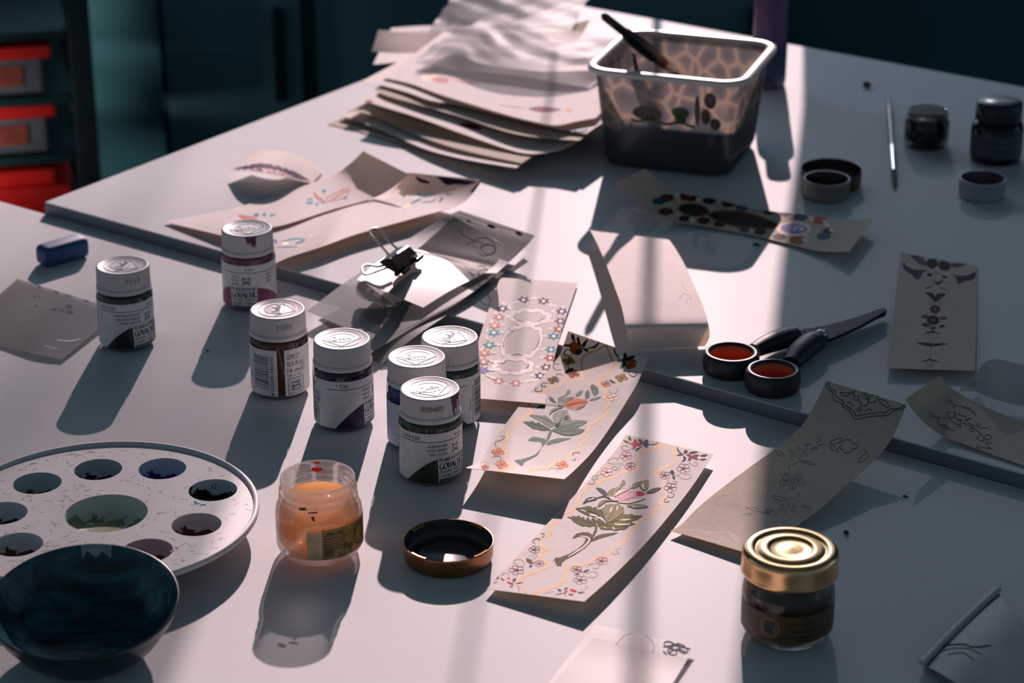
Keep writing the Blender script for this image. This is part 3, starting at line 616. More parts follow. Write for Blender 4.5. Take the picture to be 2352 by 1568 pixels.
# ---------------------------------------------------------------- sheets of paper with what is drawn on them
CAMP = Vector((0, 0, TZ+CAMH))
class Sheet:
    def __init__(s, rows, mt, sub=7, nv=12, bow=0., thick=.00020, wave=None):
        L = cr([P(r[0], r[1], r[2]/1000) for r in rows], sub); R = cr([P(r[3], r[4], r[5]/1000) for r in rows], sub); g = []
        for i, (a, b) in enumerate(zip(L, R)):
            row = []
            for j in range(nv+1):
                t = j/nv; p = a.lerp(b, t); p.z += bow*4*t*(1-t)
                if wave: p.z += wave(i/(len(L)-1), t)
                row.append(p)
            g.append(row)
        s.g = g; nu = len(g); s.mb = MB(); s.layer = 0; nrm = []
        for i in range(nu):
            rr = []
            for j in range(nv+1):
                du = g[min(i+1, nu-1)][j]-g[max(i-1, 0)][j]; dv = g[i][min(j+1, nv)]-g[i][max(j-1, 0)]
                n = du.cross(dv); n = n.normalized() if n.length > 1e-12 else Vector((0, 0, 1)); rr.append(n)
            nrm.append(rr)
        m = nrm[nu//2][nv//2]; sg = 1 if m.dot(CAMP-g[nu//2][nv//2]) > 0 else -1
        s.mb.grid(g, mt, True)
        lo = [[g[i][j]-nrm[i][j]*sg*thick for j in range(nv+1)] for i in range(nu)]
        s.mb.grid(lo[::-1], mt, True)
        rim = [g[i][0] for i in range(nu)]+[g[-1][j] for j in range(1, nv+1)]+[g[i][nv] for i in range(nu-2, -1, -1)]+[g[0][j] for j in range(nv-1, 0, -1)]
        rml = [lo[i][0] for i in range(nu)]+[lo[-1][j] for j in range(1, nv+1)]+[lo[i][nv] for i in range(nu-2, -1, -1)]+[lo[0][j] for j in range(nv-1, 0, -1)]
        s.mb.grid([rim, rml], mt, False, True)
        s.mb.f = [f for f in s.mb.f]
        vs = [p for r in g for p in r]; fs = []
        for i in range(nu-1):
            for j in range(nv): fs += [(i*(nv+1)+j, i*(nv+1)+j+1, (i+1)*(nv+1)+j+1, (i+1)*(nv+1)+j)]
        s.bvh = BVHTree.FromPolygons(vs, fs); s.crop(0, 0, 1)
    def crop(s, x, y, k): s.cx, s.cy, s.k = x, y, k; return s
    def on(s, p, off):
        u, v = s.cx+p[0]/s.k, s.cy+p[1]/s.k; d = ray(u, v).normalized(); h = s.bvh.ray_cast(CAMP, d)
        if h[0] is None:             # beyond the rim: stop at the rim
            if not hasattr(s, 'pj'): s.pj = [(J(q), q) for r in s.g for q in r]
            q = min(s.pj, key=lambda w_: (w_[0][0]-u)**2+(w_[0][1]-v)**2)[1]; h = s.bvh.find_nearest(q)
        n = h[1]; n = n if n.dot(CAMP-h[0]) > 0 else -n
        return h[0]+n*off
    def fn(s, pts=()):
        # lay each mark just above those it overlaps
        if not hasattr(s, 'done_'): s.done_ = []
        g = [(s.cx+p[0]/s.k, s.cy+p[1]/s.k) for p in pts]; ch = []
        for i in range(0, max(1, len(g)-1), 6):
            c = g[i:i+7]; ch.append((min(p[0] for p in c)-1.5, max(p[0] for p in c)+1.5, min(p[1] for p in c)-1.5, max(p[1] for p in c)+1.5))
        lv = 0
        for l, cs in s.done_:
            if l >= lv and any(a[0] < b[1] and b[0] < a[1] and a[2] < b[3] and b[2] < a[3] for a in ch for b in cs): lv = l+1
        lv = min(lv, 16); s.done_.append((lv, ch)); off = .000028+.000014*lv
        return lambda p: s.on(p, off)
    def stroke(s, pts, w, m, closed=False, smooth=5, taper=False):
        if isinstance(pts, str): pts = S(pts)
        if closed: q = cr(pts, smooth, True); q.append(q[0])
        else: q = cr(pts, smooth) if smooth > 1 else [Vector(p) for p in pts]
        s.mb.ribbon(q, w, s.fn(q), m, taper); return s
    def fill(s, pts, m, smooth=3, cell=None, edge=None, ew=3):
        if isinstance(pts, str): pts = S(pts)
        q = cr(pts, smooth, True) if smooth > 1 else [Vector(p) for p in pts]
        x = [p.x for p in q]; y = [p.y for p in q]; sz = max(max(x)-min(x), max(y)-min(y))
        bb = [(min(x), min(y)), (max(x), max(y))]; s.mb.fill(q, s.fn(bb), m, cell or max(9, min(sz/5, 15)))
        if edge: q.append(q[0]); s.mb.ribbon(q, ew, s.fn(q), edge)
        return s
    def ell(s, x, y, rx, ry, m, a=0., edge=None, ew=3, only=False):
        q = [(x+rx*cos(t)*cos(a)-ry*sin(t)*sin(a), y+rx*cos(t)*sin(a)*1.0+ry*sin(t)*cos(a)) for t in [2*pi*i/14 for i in range(14)]]
        if only: q.append(q[0]); s.mb.ribbon(q, ew, s.fn(q), edge); return s
        return s.fill(q, m, 1, 12 if rx > 60 else 1e9, edge, ew)
    def flower(s, x, y, r, n, m, ctr=None, squash=.62, rot=.3, edge=None, ew=4, petal=.42, ohne=False):
        for k in range(n):
            a = rot+2*pi*k/n; px = x+r*.56*cos(a); py = y+r*.56*sin(a)*squash; q = []
            for i in range(12):
                t = 2*pi*i/12; dx = r*.48*cos(t); dy = r*petal*sin(t)*(1+.25*cos(t)); q.append((px+dx*cos(a)-dy*sin(a), py+(dx*sin(a)+dy*cos(a))*squash))
            if not ohne: s.fill(q, m, 1, 1e9)
            if edge: q.append(q[0]); s.mb.ribbon(q, ew, s.fn(q), edge)
        if ctr: s.ell(x, y, r*.2, r*.2*squash+1, ctr)
        return s
    def star(s, x, y, r, m, ctr, squash=.62, rot=.2, n=6):
        q = []
        for i in range(2*n):
            rr = r*(1 if i % 2 == 0 else .52); a = rot+pi*i/n; q.append((x+rr*cos(a), y+rr*sin(a)*squash))
        s.fill(q, m, 2, 1e9); s.ell(x, y, r*.27, r*.22, ctr); return s
    def done(s, name, label, cat, group=None):
        vs = [p for r in s.g for p in r]; c = sum(vs, Vector())/len(vs); c.z = min(p.z for p in vs)
        return tag(s.mb.build(name, None, c), label, cat, group)
pm = lambda n, h, **k: mat('paint_'+n, h, rough=.7, var=.16, scale=350, spec=.06, **k)
C_green = mat('paint_sage', '#5f7265', rough=.7, var=.32, scale=420, spec=.06); C_green2 = pm('dark_sage', '#46574a'); C_gold = mat('paint_gold', '#e6b98a', rough=.6, metal=0., var=.12, scale=300, spec=.05); C_orange = pm('orange', '#d0805c'); C_rust = pm('rust', '#a24a1c')
C_dgreen = pm('bottle_green', '#16332e'); C_ochre = pm('ochre', '#9a6f22'); C_brown = pm('brown', '#7a4a1e'); C_crim = pm('crimson', '#b02a4c'); C_dcrim = pm('dark_crimson', '#74203e'); C_red = pm('red', '#c02a3e')
C_olive = pm('olive', '#55502e'); C_olive2 = pm('light_olive', '#8d8460'); C_olive3 = pm('yellow_olive', '#6f6a2a'); C_blk = pm('black', '#17201f'); C_slate = pm('slate', '#3a4450'); C_white = pm('white', '#f4e6e0'); C_pink = pm('pale_pink', '#e2b6ba'); C_cream = pm('cream', '#eed6c8')
C_pl = pm('plum', '#452038'); C_navyp = pm('navy', '#262a58'); C_teal = pm('teal', '#1c7f9e'); C_teal2 = pm('aqua', '#3a9aa4'); C_salmon = pm('salmon', '#dd8c6a'); C_dustp = pm('dusty_pink', '#bd7a78'); C_brick = pm('brick', '#a83a26'); C_lilac = pm('lilac', '#807cae')
C_line = mat('pen_line', (.008, .045, .045), rough=.7, var=.1, spec=.06); C_faint = pm('faint_pencil', '#8c8a86'); C_pencil = pm('pencil', '#5c6468'); C_palegrey = pm('pale_grey', '#d8ccc6')  # the palest of these draws the whitish strokes
C_purp = pm('purple', '#3c2440'); C_pur2 = pm('mauve', '#5a4464'); C_blob = pm('night', '#081c20'); C_mar = pm('maroon', '#4a1f22'); C_rst2 = pm('dark_rust', '#5c2a1a'); C_bl2 = pm('sea_blue', '#0f5268')

# ---- strip with the large sage-green flower (top corner curls up and shades itself)
s = Sheet([(1305,760,23,1488,823,12), (1293,795,16,1476,853,9.4), (1281,822,11.5,1461,885,8.6), (1237,876,8.4,1440,920,7), (1193,931,5.5,1410,968,5), (1147,993,4.5,1364,1033,4.5), (1101,1056,7,1320,1079,8), (1068,1074,11,1296,1100,13)], M_paper)
s.crop(1040, 740, 3.9208)
for b in ("1385,205 1300,250 1200,290 1160,350 1165,440 1150,500 1090,510 1010,510 970,560 900,590 850,600 830,635 760,650 740,690 690,730 685,780 710,815 650,840 630,875 560,890 540,940 500,970 490,1020 505,1050 450,1070 435,1110 460,1150 480,1170 470,1220 500,1280 550,1300 470,1325 400,1335",
          "1385,205 1410,280 1445,360 1420,430 1350,490 1310,525 1300,545 1360,590 1380,640 1360,675 1400,700 1410,730 1370,780 1395,800 1380,830 1320,860 1300,890 1220,930 1225,960 1175,1000 1210,1025 1195,1060 1130,1100 1155,1120 1130,1155 1060,1180 1040,1225 990,1255 900,1280 860,1310 700,1330 690,1350"):
    s.stroke(b, 21, C_gold, smooth=3)
s.fill("1050,200 1100,178 1160,228 1130,290 1070,275", C_rust, edge=C_mar); s.fill("1545,360 1590,330 1650,345 1640,400 1580,420 1550,390", C_rust, edge=C_mar)
for q in ("1065,115 1088,110 1105,180 1075,160", "1115,150 1135,130 1150,190 1170,215 1130,200", "1215,150 1190,220 1160,220 1170,190", "1160,230 1215,240 1215,270 1170,245", "1128,300 1100,260 1140,240 1170,260", "990,200 1060,200 1050,220 1000,215", "1215,230 1270,215 1310,180 1320,185 1285,230 1220,238",
          "1545,275 1560,280 1580,340 1550,345 1535,310", "1580,310 1645,300 1620,330 1580,340", "1475,340 1540,325 1550,360 1490,350", "1505,415 1530,360 1560,370 1540,405", "1010,450 1040,420 1090,412 1060,450 1010,460", "1410,515 1430,520 1470,550 1430,545"): s.fill(q, C_dgreen)
for q, w in (("1080,285 1050,302 1010,295 1005,268 1030,245 1060,262", 11), ("1450,225 1465,280 1505,325", 14), ("1580,425 1590,470 1630,490 1655,465 1630,450", 9), ("1030,390 1060,430", 9), ("965,375 920,375 905,400 930,430 985,425", 7), ("1000,480 950,465 930,490 965,510", 6), ("870,550 820,545 795,570 835,582 830,560", 9), ("800,590 802,618 755,622 740,602 765,594", 8),
             ("425,1025 468,1030 440,1060 385,1078 382,1100 395,1125", 6), ("345,1215 420,1208 432,1240 395,1252", 6), ("245,1270 280,1255 325,1275 325,1300", 3), ("1085,1205 1080,1180 1130,1172 1148,1185", 7), ("1075,1246 1105,1235 1098,1222", 6), ("860,1335 890,1312 955,1322 935,1336", 3), ("1410,600 1425,640 1480,628 1478,590", 3)): s.stroke(q, w, C_dgreen if w > 4 else C_pencil, taper=w > 4)
for x, y, r, c in ((1045, 350, 58, C_ochre), (1085, 465, 55, C_rust), (1520, 500, 58, C_ochre), (905, 520, 52, C_brown), (405, 1170, 58, C_salmon), (440, 1283, 55, C_salmon), (290, 1305, 35, C_orange), (1440, 675, 52, C_cream), (985, 1285, 55, C_salmon), (1380, 555, 45, C_orange)): s.flower(x, y, r, 4, c, C_blk if y < 540 and x < 1100 or x == 1520 else None, edge=C_brown, ew=2.5)
s.crop(1180, 800, 5.228)
for q, c in (("10,1350 100,1415 130,1365 280,1290 330,1200 420,1100 465,990 430,985 395,1080 330,1190 260,1270 130,1320 30,1340", C_green), ("180,1110 190,1080 250,1062 330,1075 385,1095 370,1150 335,1160 330,1130 270,1120", C_green), ("390,1150 430,1110 520,1080 690,1078 600,1110 480,1145 410,1160", C_green)): s.fill(q, c, 2)
C_sage3 = pm('pale_sage', '#93988c'); C_sage4 = pm('grey_sage', '#7e8a7e')
for q, c in (("115,880 200,880 235,870 250,895 310,890 320,905 430,965 430,985 330,988 280,970 240,970 215,955 190,940 150,910", C_green2), ("190,800 280,800 345,815 360,805 400,820 470,880 480,920 440,950 330,880 250,840", C_sage4), ("470,920 490,870 470,830 490,780 560,750 640,745 660,800 690,840 660,880 600,920 520,940", C_sage3), ("520,940 640,880 760,865 885,875 840,910 760,945 600,945", C_sage4), ("460,980 520,950 650,940 750,930 790,970 855,975 800,1020 680,1048 580,1035 500,1005", C_green)): s.fill(q, c, 2, edge=C_green2, ew=2.5)
for q in ("430,960 330,930 200,895", "490,920 400,860 260,815", "520,930 570,840 610,770", "560,940 700,910 850,885", "500,985 640,1000 800,990", "520,920 590,850"): s.stroke(q, 4, C_green2, taper=True)
s.fill("500,905 560,905 540,940 505,935", C_dgreen); s.fill("600,830 650,810 660,850 615,860", C_green2)
s.fill("612,685 640,630 720,605 800,605 880,630 880,660 820,700 700,720 640,715", C_orange, edge=C_rust, ew=3); s.fill("625,680 680,660 780,640 875,635 875,650 760,670 660,700", C_rust); s.fill("680,700 760,680 840,675 780,705 720,715", C_salmon)
for q, c in (("530,640 540,590 620,560 645,500 675,505 675,540 600,590 580,650", C_sage4), ("425,580 470,600 510,655 470,650 435,620", C_green2), ("280,730 300,690 390,680 370,710 300,715", C_green2), ("430,800 440,750 500,715 600,700 560,720 470,760", C_sage4), ("590,630 640,590 730,585 650,625 610,660", C_sage4), ("745,575 760,530 830,505 800,560", C_sage4), ("860,600 860,530 900,500 915,570 875,610", C_green), ("940,520 920,460 950,432 1010,480 1015,540 965,565", C_green), ("905,625 950,600 1055,580 990,615", C_sage4), ("530,650 600,640 610,690 540,690", C_sage3), ("640,718 740,735 860,680 820,715 740,738", C_sage4)): s.fill(q, c, 2, edge=C_green2, ew=2)
s.stroke("390,672 500,682 600,692", 7, C_sage4); s.stroke("720,770 800,772 935,790 840,800 760,785", 3, C_pink, smooth=3)
s.done('painted_strip', 'painted paper strip with one big sage-green flower, its shaded top corner curling up', 'paper strip')

# ---- front strip with the finished rose
s = Sheet([(1438,997,3,1638,1043,4.6), (1412,1036,2.6,1590,1116,4.6), (1360,1095,2.2,1540,1180,5), (1284,1174,2,1480,1250,5.6), (1200,1262,2.4,1406,1324,6.4), (1118,1352,3,1342,1381,7)], M_paper)
gw = 30
s.crop(1380, 980, 7.839)
s.stroke("1265,345 1320,480 1355,540 1330,620 1230,690 1060,770 950,855 1060,890 1120,970 1130,1020 1105,1070", gw+8, C_gold, smooth=3); s.stroke("1120,1140 1175,1200 1160,1270 1040,1350 1095,1390 1070,1450 920,1510 940,1560", gw+8, C_gold, smooth=3)
s.stroke("1150,315 1000,370 820,430 720,500 685,560 700,640 690,720 640,775 480,800 340,840 270,890 120,930 -20,980 -55,1005", gw+12, C_gold, smooth=3)
s.crop(1240, 1080, 7.129)
s.stroke("1090,125 990,180 960,230 830,260 760,320 740,350 660,390 620,440 625,530 630,560 560,600 540,650 440,690 320,760 290,850 200,890 150,960 190,1050", gw, C_gold, smooth=3)
s.stroke("1960,520 1990,560 1960,620 1840,660 1860,720 1790,770 1660,800", gw+4, C_gold, smooth=3); s.stroke("1600,830 1640,850 1600,890 1510,930 1540,980 1500,1040 1390,1090 1400,1140 1340,1200 1270,1220", gw+4, C_gold, smooth=3); s.stroke("1200,1240 1180,1310 1060,1400 940,1440 890,1442", gw+4, C_gold, smooth=3)
s.crop(1110, 1190, 7.35)
s.stroke("1160,270 1040,300 970,350 960,430 1020,500 1100,520 1000,560 960,610 980,680 1050,740 1130,775 1050,840 900,900 740,960 650,1020 630,1080 660,1160 720,1260", gw+6, C_gold, smooth=3); s.stroke("1880,680 1780,750 1600,790 1460,805 1400,860 1380,920 1390,1010 1350,1080 1200,1150 1000,1220 800,1290", gw+6, C_gold, smooth=3)
s.crop(1240, 1080, 7.129)
s.fill("215,1490 260,1430 330,1430 480,1370 620,1290 720,1200 760,1110 700,1085 640,1080 540,1120 540,1100 600,1040 700,1015 800,1020 860,1060 900,980 905,900 945,905 930,1000 870,1100 830,1180 740,1270 560,1390 420,1460 360,1510 350,1565 280,1560 235,1540", C_olive, 1, edge=C_blk, ew=6)
s.stroke("465,1415 600,1330 720,1250 810,1150 780,1095 660,1075", 24, C_white, taper=True); s.stroke("240,1480 235,1520 275,1555", 20, C_white, taper=True)
s.fill("840,1160 920,1080 1050,1040 1280,1022 1150,1070 1000,1110 900,1150", C_olive, 2, edge=C_blk, ew=3)
E_ = C_blk
for q, c in (("450,760 530,770 530,745 590,760 650,740 670,780 720,760 740,820 790,760 830,830 870,760 930,830 920,905 800,930 760,910 700,920 640,890 600,870 550,840 520,800", C_olive), ("585,625 700,610 780,590 830,590 860,620 920,600 950,650 1000,640 1060,720 1090,800 1000,800 930,770 860,750 780,740 740,720 660,680", C_olive), ("1020,910 1100,850 1200,780 1300,740 1400,720 1430,735 1500,715 1540,740 1690,745 1600,800 1480,840 1560,880 1450,910 1200,900", C_olive3), ("960,905 1060,900 1250,890 1450,930 1380,970 1330,965 1230,990 1180,970 1100,970 1000,960", C_olive3), ("1010,640 1080,600 1070,560 1110,575 1160,560 1210,570 1280,545 1330,600 1380,620 1350,640 1380,680 1320,740 1200,820 1100,880 1060,790 1040,700", C_olive2), ("930,830 1000,800 1060,850 1030,900 960,905", C_olive)): s.fill(q, c, 1, edge=E_, ew=5)
for q, w in (("660,640 700,650 760,672", 22), ("810,720 880,735 945,748", 26), ("920,775 1000,790 1062,850", 34), ("1150,690 1165,640 1192,598", 24), ("1270,580 1268,620 1258,655", 20), ("1300,815 1390,812 1490,798", 26), ("1220,882 1340,890 1480,885", 24), ("1190,920 1205,945 1222,975", 22), ("1050,930 1080,945", 14)): s.stroke(q, w, C_white, taper=True)
for q in ("900,880 780,850 560,790", "1060,860 900,700 620,630", "1080,860 1180,720 1260,600", "1100,870 1350,800 1640,750", "1060,905 1250,930 1420,930"): s.stroke(q, 6, C_blk, taper=True)
s.fill("1270,490 1300,400 1420,350 1560,340 1650,345 1720,380 1690,410 1600,430 1450,480 1330,510", C_pink, 2, edge=C_crim, ew=4); s.fill("1590,352 1660,345 1728,380 1680,410 1610,425 1570,390", C_red, 2); s.ell(1640, 380, 28, 18, C_dcrim); s.ell(1625, 378, 56, 34, None, 0, C_crim, 5, True)
for q in ("1300,470 1380,430 1480,360", "1320,500 1420,470 1560,430", "1480,360 1465,390 1480,420", "1540,350 1530,390 1560,415"): s.stroke(q, 5, C_crim, taper=True)
for q, c in (("1100,400 1150,320 1300,270 1350,170 1390,180 1390,230 1300,310 1220,360 1180,430", C_olive2), ("920,290 1010,300 1080,350 1100,410 1050,410 1000,370", C_slate), ("700,560 750,480 830,440 950,450 900,500 790,520", C_blk), ("950,600 970,540 1050,490 1250,490 1270,510 1100,510 1010,570", C_olive2), ("1270,500 1450,520 1600,460 1730,460 1600,510 1450,545 1300,530", C_cream), ("1220,430 1280,330 1420,300 1500,295 1400,340 1290,400", C_cream), ("1130,400 1180,440 1270,460 1270,500 1150,470", C_cream), ("1500,290 1540,220 1660,185 1640,240 1560,290", C_olive2), ("1640,280 1640,210 1690,180 1775,165 1770,290 1710,340", C_olive2), ("1740,375 1830,310 1900,290 1990,290 1920,340 1850,370", C_olive), ("1430,580 1560,560 1700,570 1780,600 1650,620 1540,620", C_olive2)): s.fill(q, c, 2, edge=C_olive if c is C_cream else C_blk, ew=5)
s.stroke("950,450 1060,430 1150,470", 16, C_slate); s.stroke("1690,215 1685,260 1705,310", 24, C_white, taper=True); s.stroke("780,490 850,468 900,455", 16, C_white, taper=True); s.stroke("1500,600 1600,605 1680,602", 14, C_white, taper=True); s.stroke("1220,370 1240,320 1340,260", 8, C_white, taper=True)
s.crop(1380, 980, 7.839)
s.fill("500,300 580,290 600,230 640,235 660,290 760,300 700,340 640,350 600,400 570,400 580,330", C_red, 2, edge=C_dcrim, ew=4); s.fill("1530,500 1600,490 1640,520 1690,500 1780,500 1730,550 1770,600 1690,590 1640,570 1610,620 1560,600 1590,550", C_dcrim, 2)
for q, c in (("490,210 510,170 550,210 530,260", C_olive), ("400,235 460,250 510,290 450,290", C_olive), ("670,230 720,220 760,270 740,300 690,270", C_olive), ("770,270 830,230 860,280 840,370 790,360 760,310", C_slate), ("620,430 640,390 720,360 760,340 700,390 650,430", C_olive), ("1360,515 1450,480 1500,500 1430,525", C_blk), ("1490,470 1520,415 1570,440 1530,490", C_blk), ("1580,475 1660,440 1760,450 1690,480 1640,490", C_blk), ("1780,525 1850,500 1925,500 1870,540", C_blk), ("1770,590 1850,570 1905,585 1830,610", C_blk), ("1480,520 1540,560 1510,620 1450,630 1490,590", C_blk), ("440,670 500,640 570,630 520,670", C_olive2), ("1240,820 1280,775 1330,830 1290,870", C_blk), ("1290,890 1340,900 1330,950 1290,930", C_blk)): s.fill(q, c, 2)
for q, w, c in (("860,320 950,318 1040,285", 16, C_olive), ("1375,365 1400,440 1455,480", 30, C_olive), ("485,385 490,355 440,340 385,355 375,390 430,428 520,415 560,385", 9, C_olive), ("275,612 310,605 318,575 240,565 140,600 140,650 250,670 380,655 430,605", 10, C_olive2), ("275,750 295,740 240,710 200,742 260,780 340,755 330,710 420,680", 8, C_olive), ("1670,665 1690,640 1740,660 1720,705 1640,690 1600,650 1565,665", 9, C_olive), ("1510,888 1500,860 1560,850 1630,890 1590,930 1500,945 1410,900 1400,860 1440,830", 9, C_olive), ("1400,875 1330,875 1280,875", 8, C_olive), ("1270,1000 1330,980 1372,1000 1330,1030 1240,1020 1200,980 1235,945", 11, C_blk), ("1255,1185 1320,1220 1290,1270 1200,1260 1225,1230", 13, C_blk), ("1190,1290 1140,1320 1170,1360 1232,1345 1205,1330", 12, C_blk)): s.stroke(q, w, c, taper=True)
for x, y, r, c in ((450, 525, 110, C_crim), (530, 715, 95, C_crim), (105, 820, 105, C_crim), (1490, 750, 118, C_dcrim), (1150, 875, 95, C_dcrim), (1255, 1095, 115, C_dcrim)): s.flower(x, y, r, 5, C_cream, C_blk if c is C_dcrim else C_olive, .72, .5, c, 8, ohne=(x > 200))
s.crop(1240, 1080, 7.129); s.stroke("1000,75 880,95 850,130 890,170 895,210 850,230 800,215 820,190", 7, C_olive, taper=True); s.stroke("890,130 920,145 950,128 930,105", 6, C_olive)
s.crop(1110, 1190, 7.35)
for q, w, c in (("975,275 1000,255 1030,280 1015,310 970,330", 13, C_blk), ("930,385 955,355 890,345 840,390 880,440", 13, C_blk), ("755,630 820,640 850,635 880,600 905,640 880,670 820,692", 8, C_olive), ("600,770 570,782 510,740 560,700 650,710 690,780 640,830", 9, C_olive), ("330,965 350,950 310,955 320,930 370,920 425,945 430,1000", 8, C_olive), ("570,1130 605,1180 590,1260", 9, C_olive), ("2320,510 2240,520 2250,560 2290,590 2220,610 2170,600 2200,570", 7, C_olive), ("1970,790 1930,845 1860,845 1855,820", 6, C_olive), ("1740,840 1790,785 1900,770", 6, C_olive), ("1740,930 1850,900 1925,935 1880,1000 1780,1000 1790,970", 9, C_olive), ("1640,1190 1700,1195 1765,1160 1720,1130", 7, C_olive), ("1000,1300 1080,1255 1200,1240", 9, C_olive2), ("1680,930 1705,970", 10, C_blk), ("780,772 840,755 890,740", 26, C_crim), ("1330,1265 1390,1285 1390,1325", 12, C_blk)): s.stroke(q, w, c, taper=True)
for x, y, r, c in ((865, 530, 95, C_dcrim), (945, 765, 88, C_dustp), (565, 875, 125, C_dcrim), (2000, 722, 105, C_crim), (1575, 865, 95, C_dcrim), (1640, 1045, 118, C_dcrim)): s.flower(x, y, r, 5, C_cream, C_blk, .6, .6, c, 7, ohne=True)
for q, c in (("290,1000 350,1030 360,1060 300,1040", C_crim), ("390,1065 500,1090 500,1130 420,1100", C_crim), ("400,1000 440,990 455,1030 410,1030", C_dustp), ("160,1090 230,1070 240,1080 200,1095", C_blk), ("490,1050 520,1015 560,1020 520,1080", C_slate), ("540,1100 620,1080 680,1085 600,1105", C_slate), ("450,1160 490,1130 500,1140 480,1165", C_slate), ("205,1015 240,990 260,1030", C_slate), ("725,675 790,690 830,720 800,760 740,740", C_olive), ("770,800 830,790 800,840", C_slate), ("1610,880 1670,890 1650,915", C_crim), ("1700,890 1790,860 1740,910 1690,910", C_slate), ("1530,960 1600,930 1620,945 1570,955", C_blk), ("1350,1250 1400,1220 1430,1240 1380,1260", C_crim), ("1460,1190 1560,1210 1580,1250 1490,1240", C_red), ("1440,1270 1520,1280 1510,1310 1450,1300", C_crim), ("1250,1185 1320,1210 1310,1240 1270,1230", C_slate), ("1360,1190 1430,1165 1400,1210", C_blk), ("1200,1295 1320,1260 1330,1275 1260,1290", C_slate), ("1590,1250 1720,1240 1640,1272", C_blk)): s.fill(q, c, 2)
s.done('painted_strip', 'painted paper strip with a finished pink rose in a gold scalloped border, nearest the viewer', 'paper strip')

# ---- strip with star flowers round three white medallions
s = Sheet([(1149,637,10,1327,649,10), (1131,688,10,1309,702,10), (1113,738,9.6,1291,755,9.6), (1086,825,7.5,1268,842,7), (1058,911,7,1252,927,7)], M_paper)
s.crop(1080, 620, 4.9)
def scallop(cx, cy, rx, ry, n, amp, ph=0., flat=0.):
    out = []
    for i in range(n*8):
        a = 2*pi*i/(n*8); k = 1+amp*(abs(sin(n*a/2+ph))-.55)*(1-flat*abs(cos(a))**3)
        x, y = rx*k*cos(a), ry*k*sin(a)
        if flat: x = rx*(abs(cos(a))**.62)*(1 if cos(a) >= 0 else -1)*k
        out.append((cx+x-y*.34, cy+y+x*.05))
    return out
oct_ = (scallop(672, 524, 215, 72, 8, .26), scallop(583, 808, 205, 172, 10, .16, 0, .9), scallop(482, 1078, 208, 78, 8, .26))
for q in oct_: s.stroke(q, 49, C_pencil, True, 1)
for q in oct_: s.stroke(q, 42, C_white, True, 1)
for q in ("375,900 372,830 410,740 470,690", "700,910 760,850 780,760", "490,690 450,680 440,650", "480,960 540,945 575,965", "490,520 520,560 600,590", "830,540 800,560 760,590", "350,1060 400,1030 390,1020", "640,1060 660,1080 620,1110", "420,1130 480,1145"): s.stroke(q, 8, C_dgreen, taper=True)
for x, y, c in ((600,335,C_pl),(825,350,C_pl),(365,435,C_navyp),(1030,465,C_navyp),(325,530,C_dustp),(1015,575,C_dcrim),(275,625,C_salmon),(1000,665,C_brick),(265,705,C_teal2),(940,745,C_teal),(215,845,C_teal2),(910,895,C_teal),(160,935,C_salmon),(900,990,C_brick),(150,1035,C_dustp),(855,1095,C_dcrim),(145,1130,C_lilac),(790,1190,C_navyp),(320,1250,C_dustp),(515,1275,C_dustp)):
    s.star(x, y, 80, c, C_white, .6, .25*(x % 7)); sg = 1 if x < 560 else -1
    if 400 < y < 1200: s.stroke([(x-sg*70, y+30), (x-sg*85, y+60), (x-sg*40, y+85)], 24, C_white, taper=True); s.ell(x+sg*95, y-5, 32, 13, C_white, .3*sg)
for q in ("680,318 740,312 760,320", "470,372 520,362 570,360", "880,380 930,400 980,410", "170,1180 240,1210 290,1225", "390,1280 430,1285", "600,1260 680,1245 760,1240", "350,385 380,370 400,390", "430,410 480,400", "1040,400 1050,430"): s.stroke(q, 22, C_white, taper=True)
s.done('painted_strip', 'painted paper strip with small star flowers round three white medallions', 'paper strip')

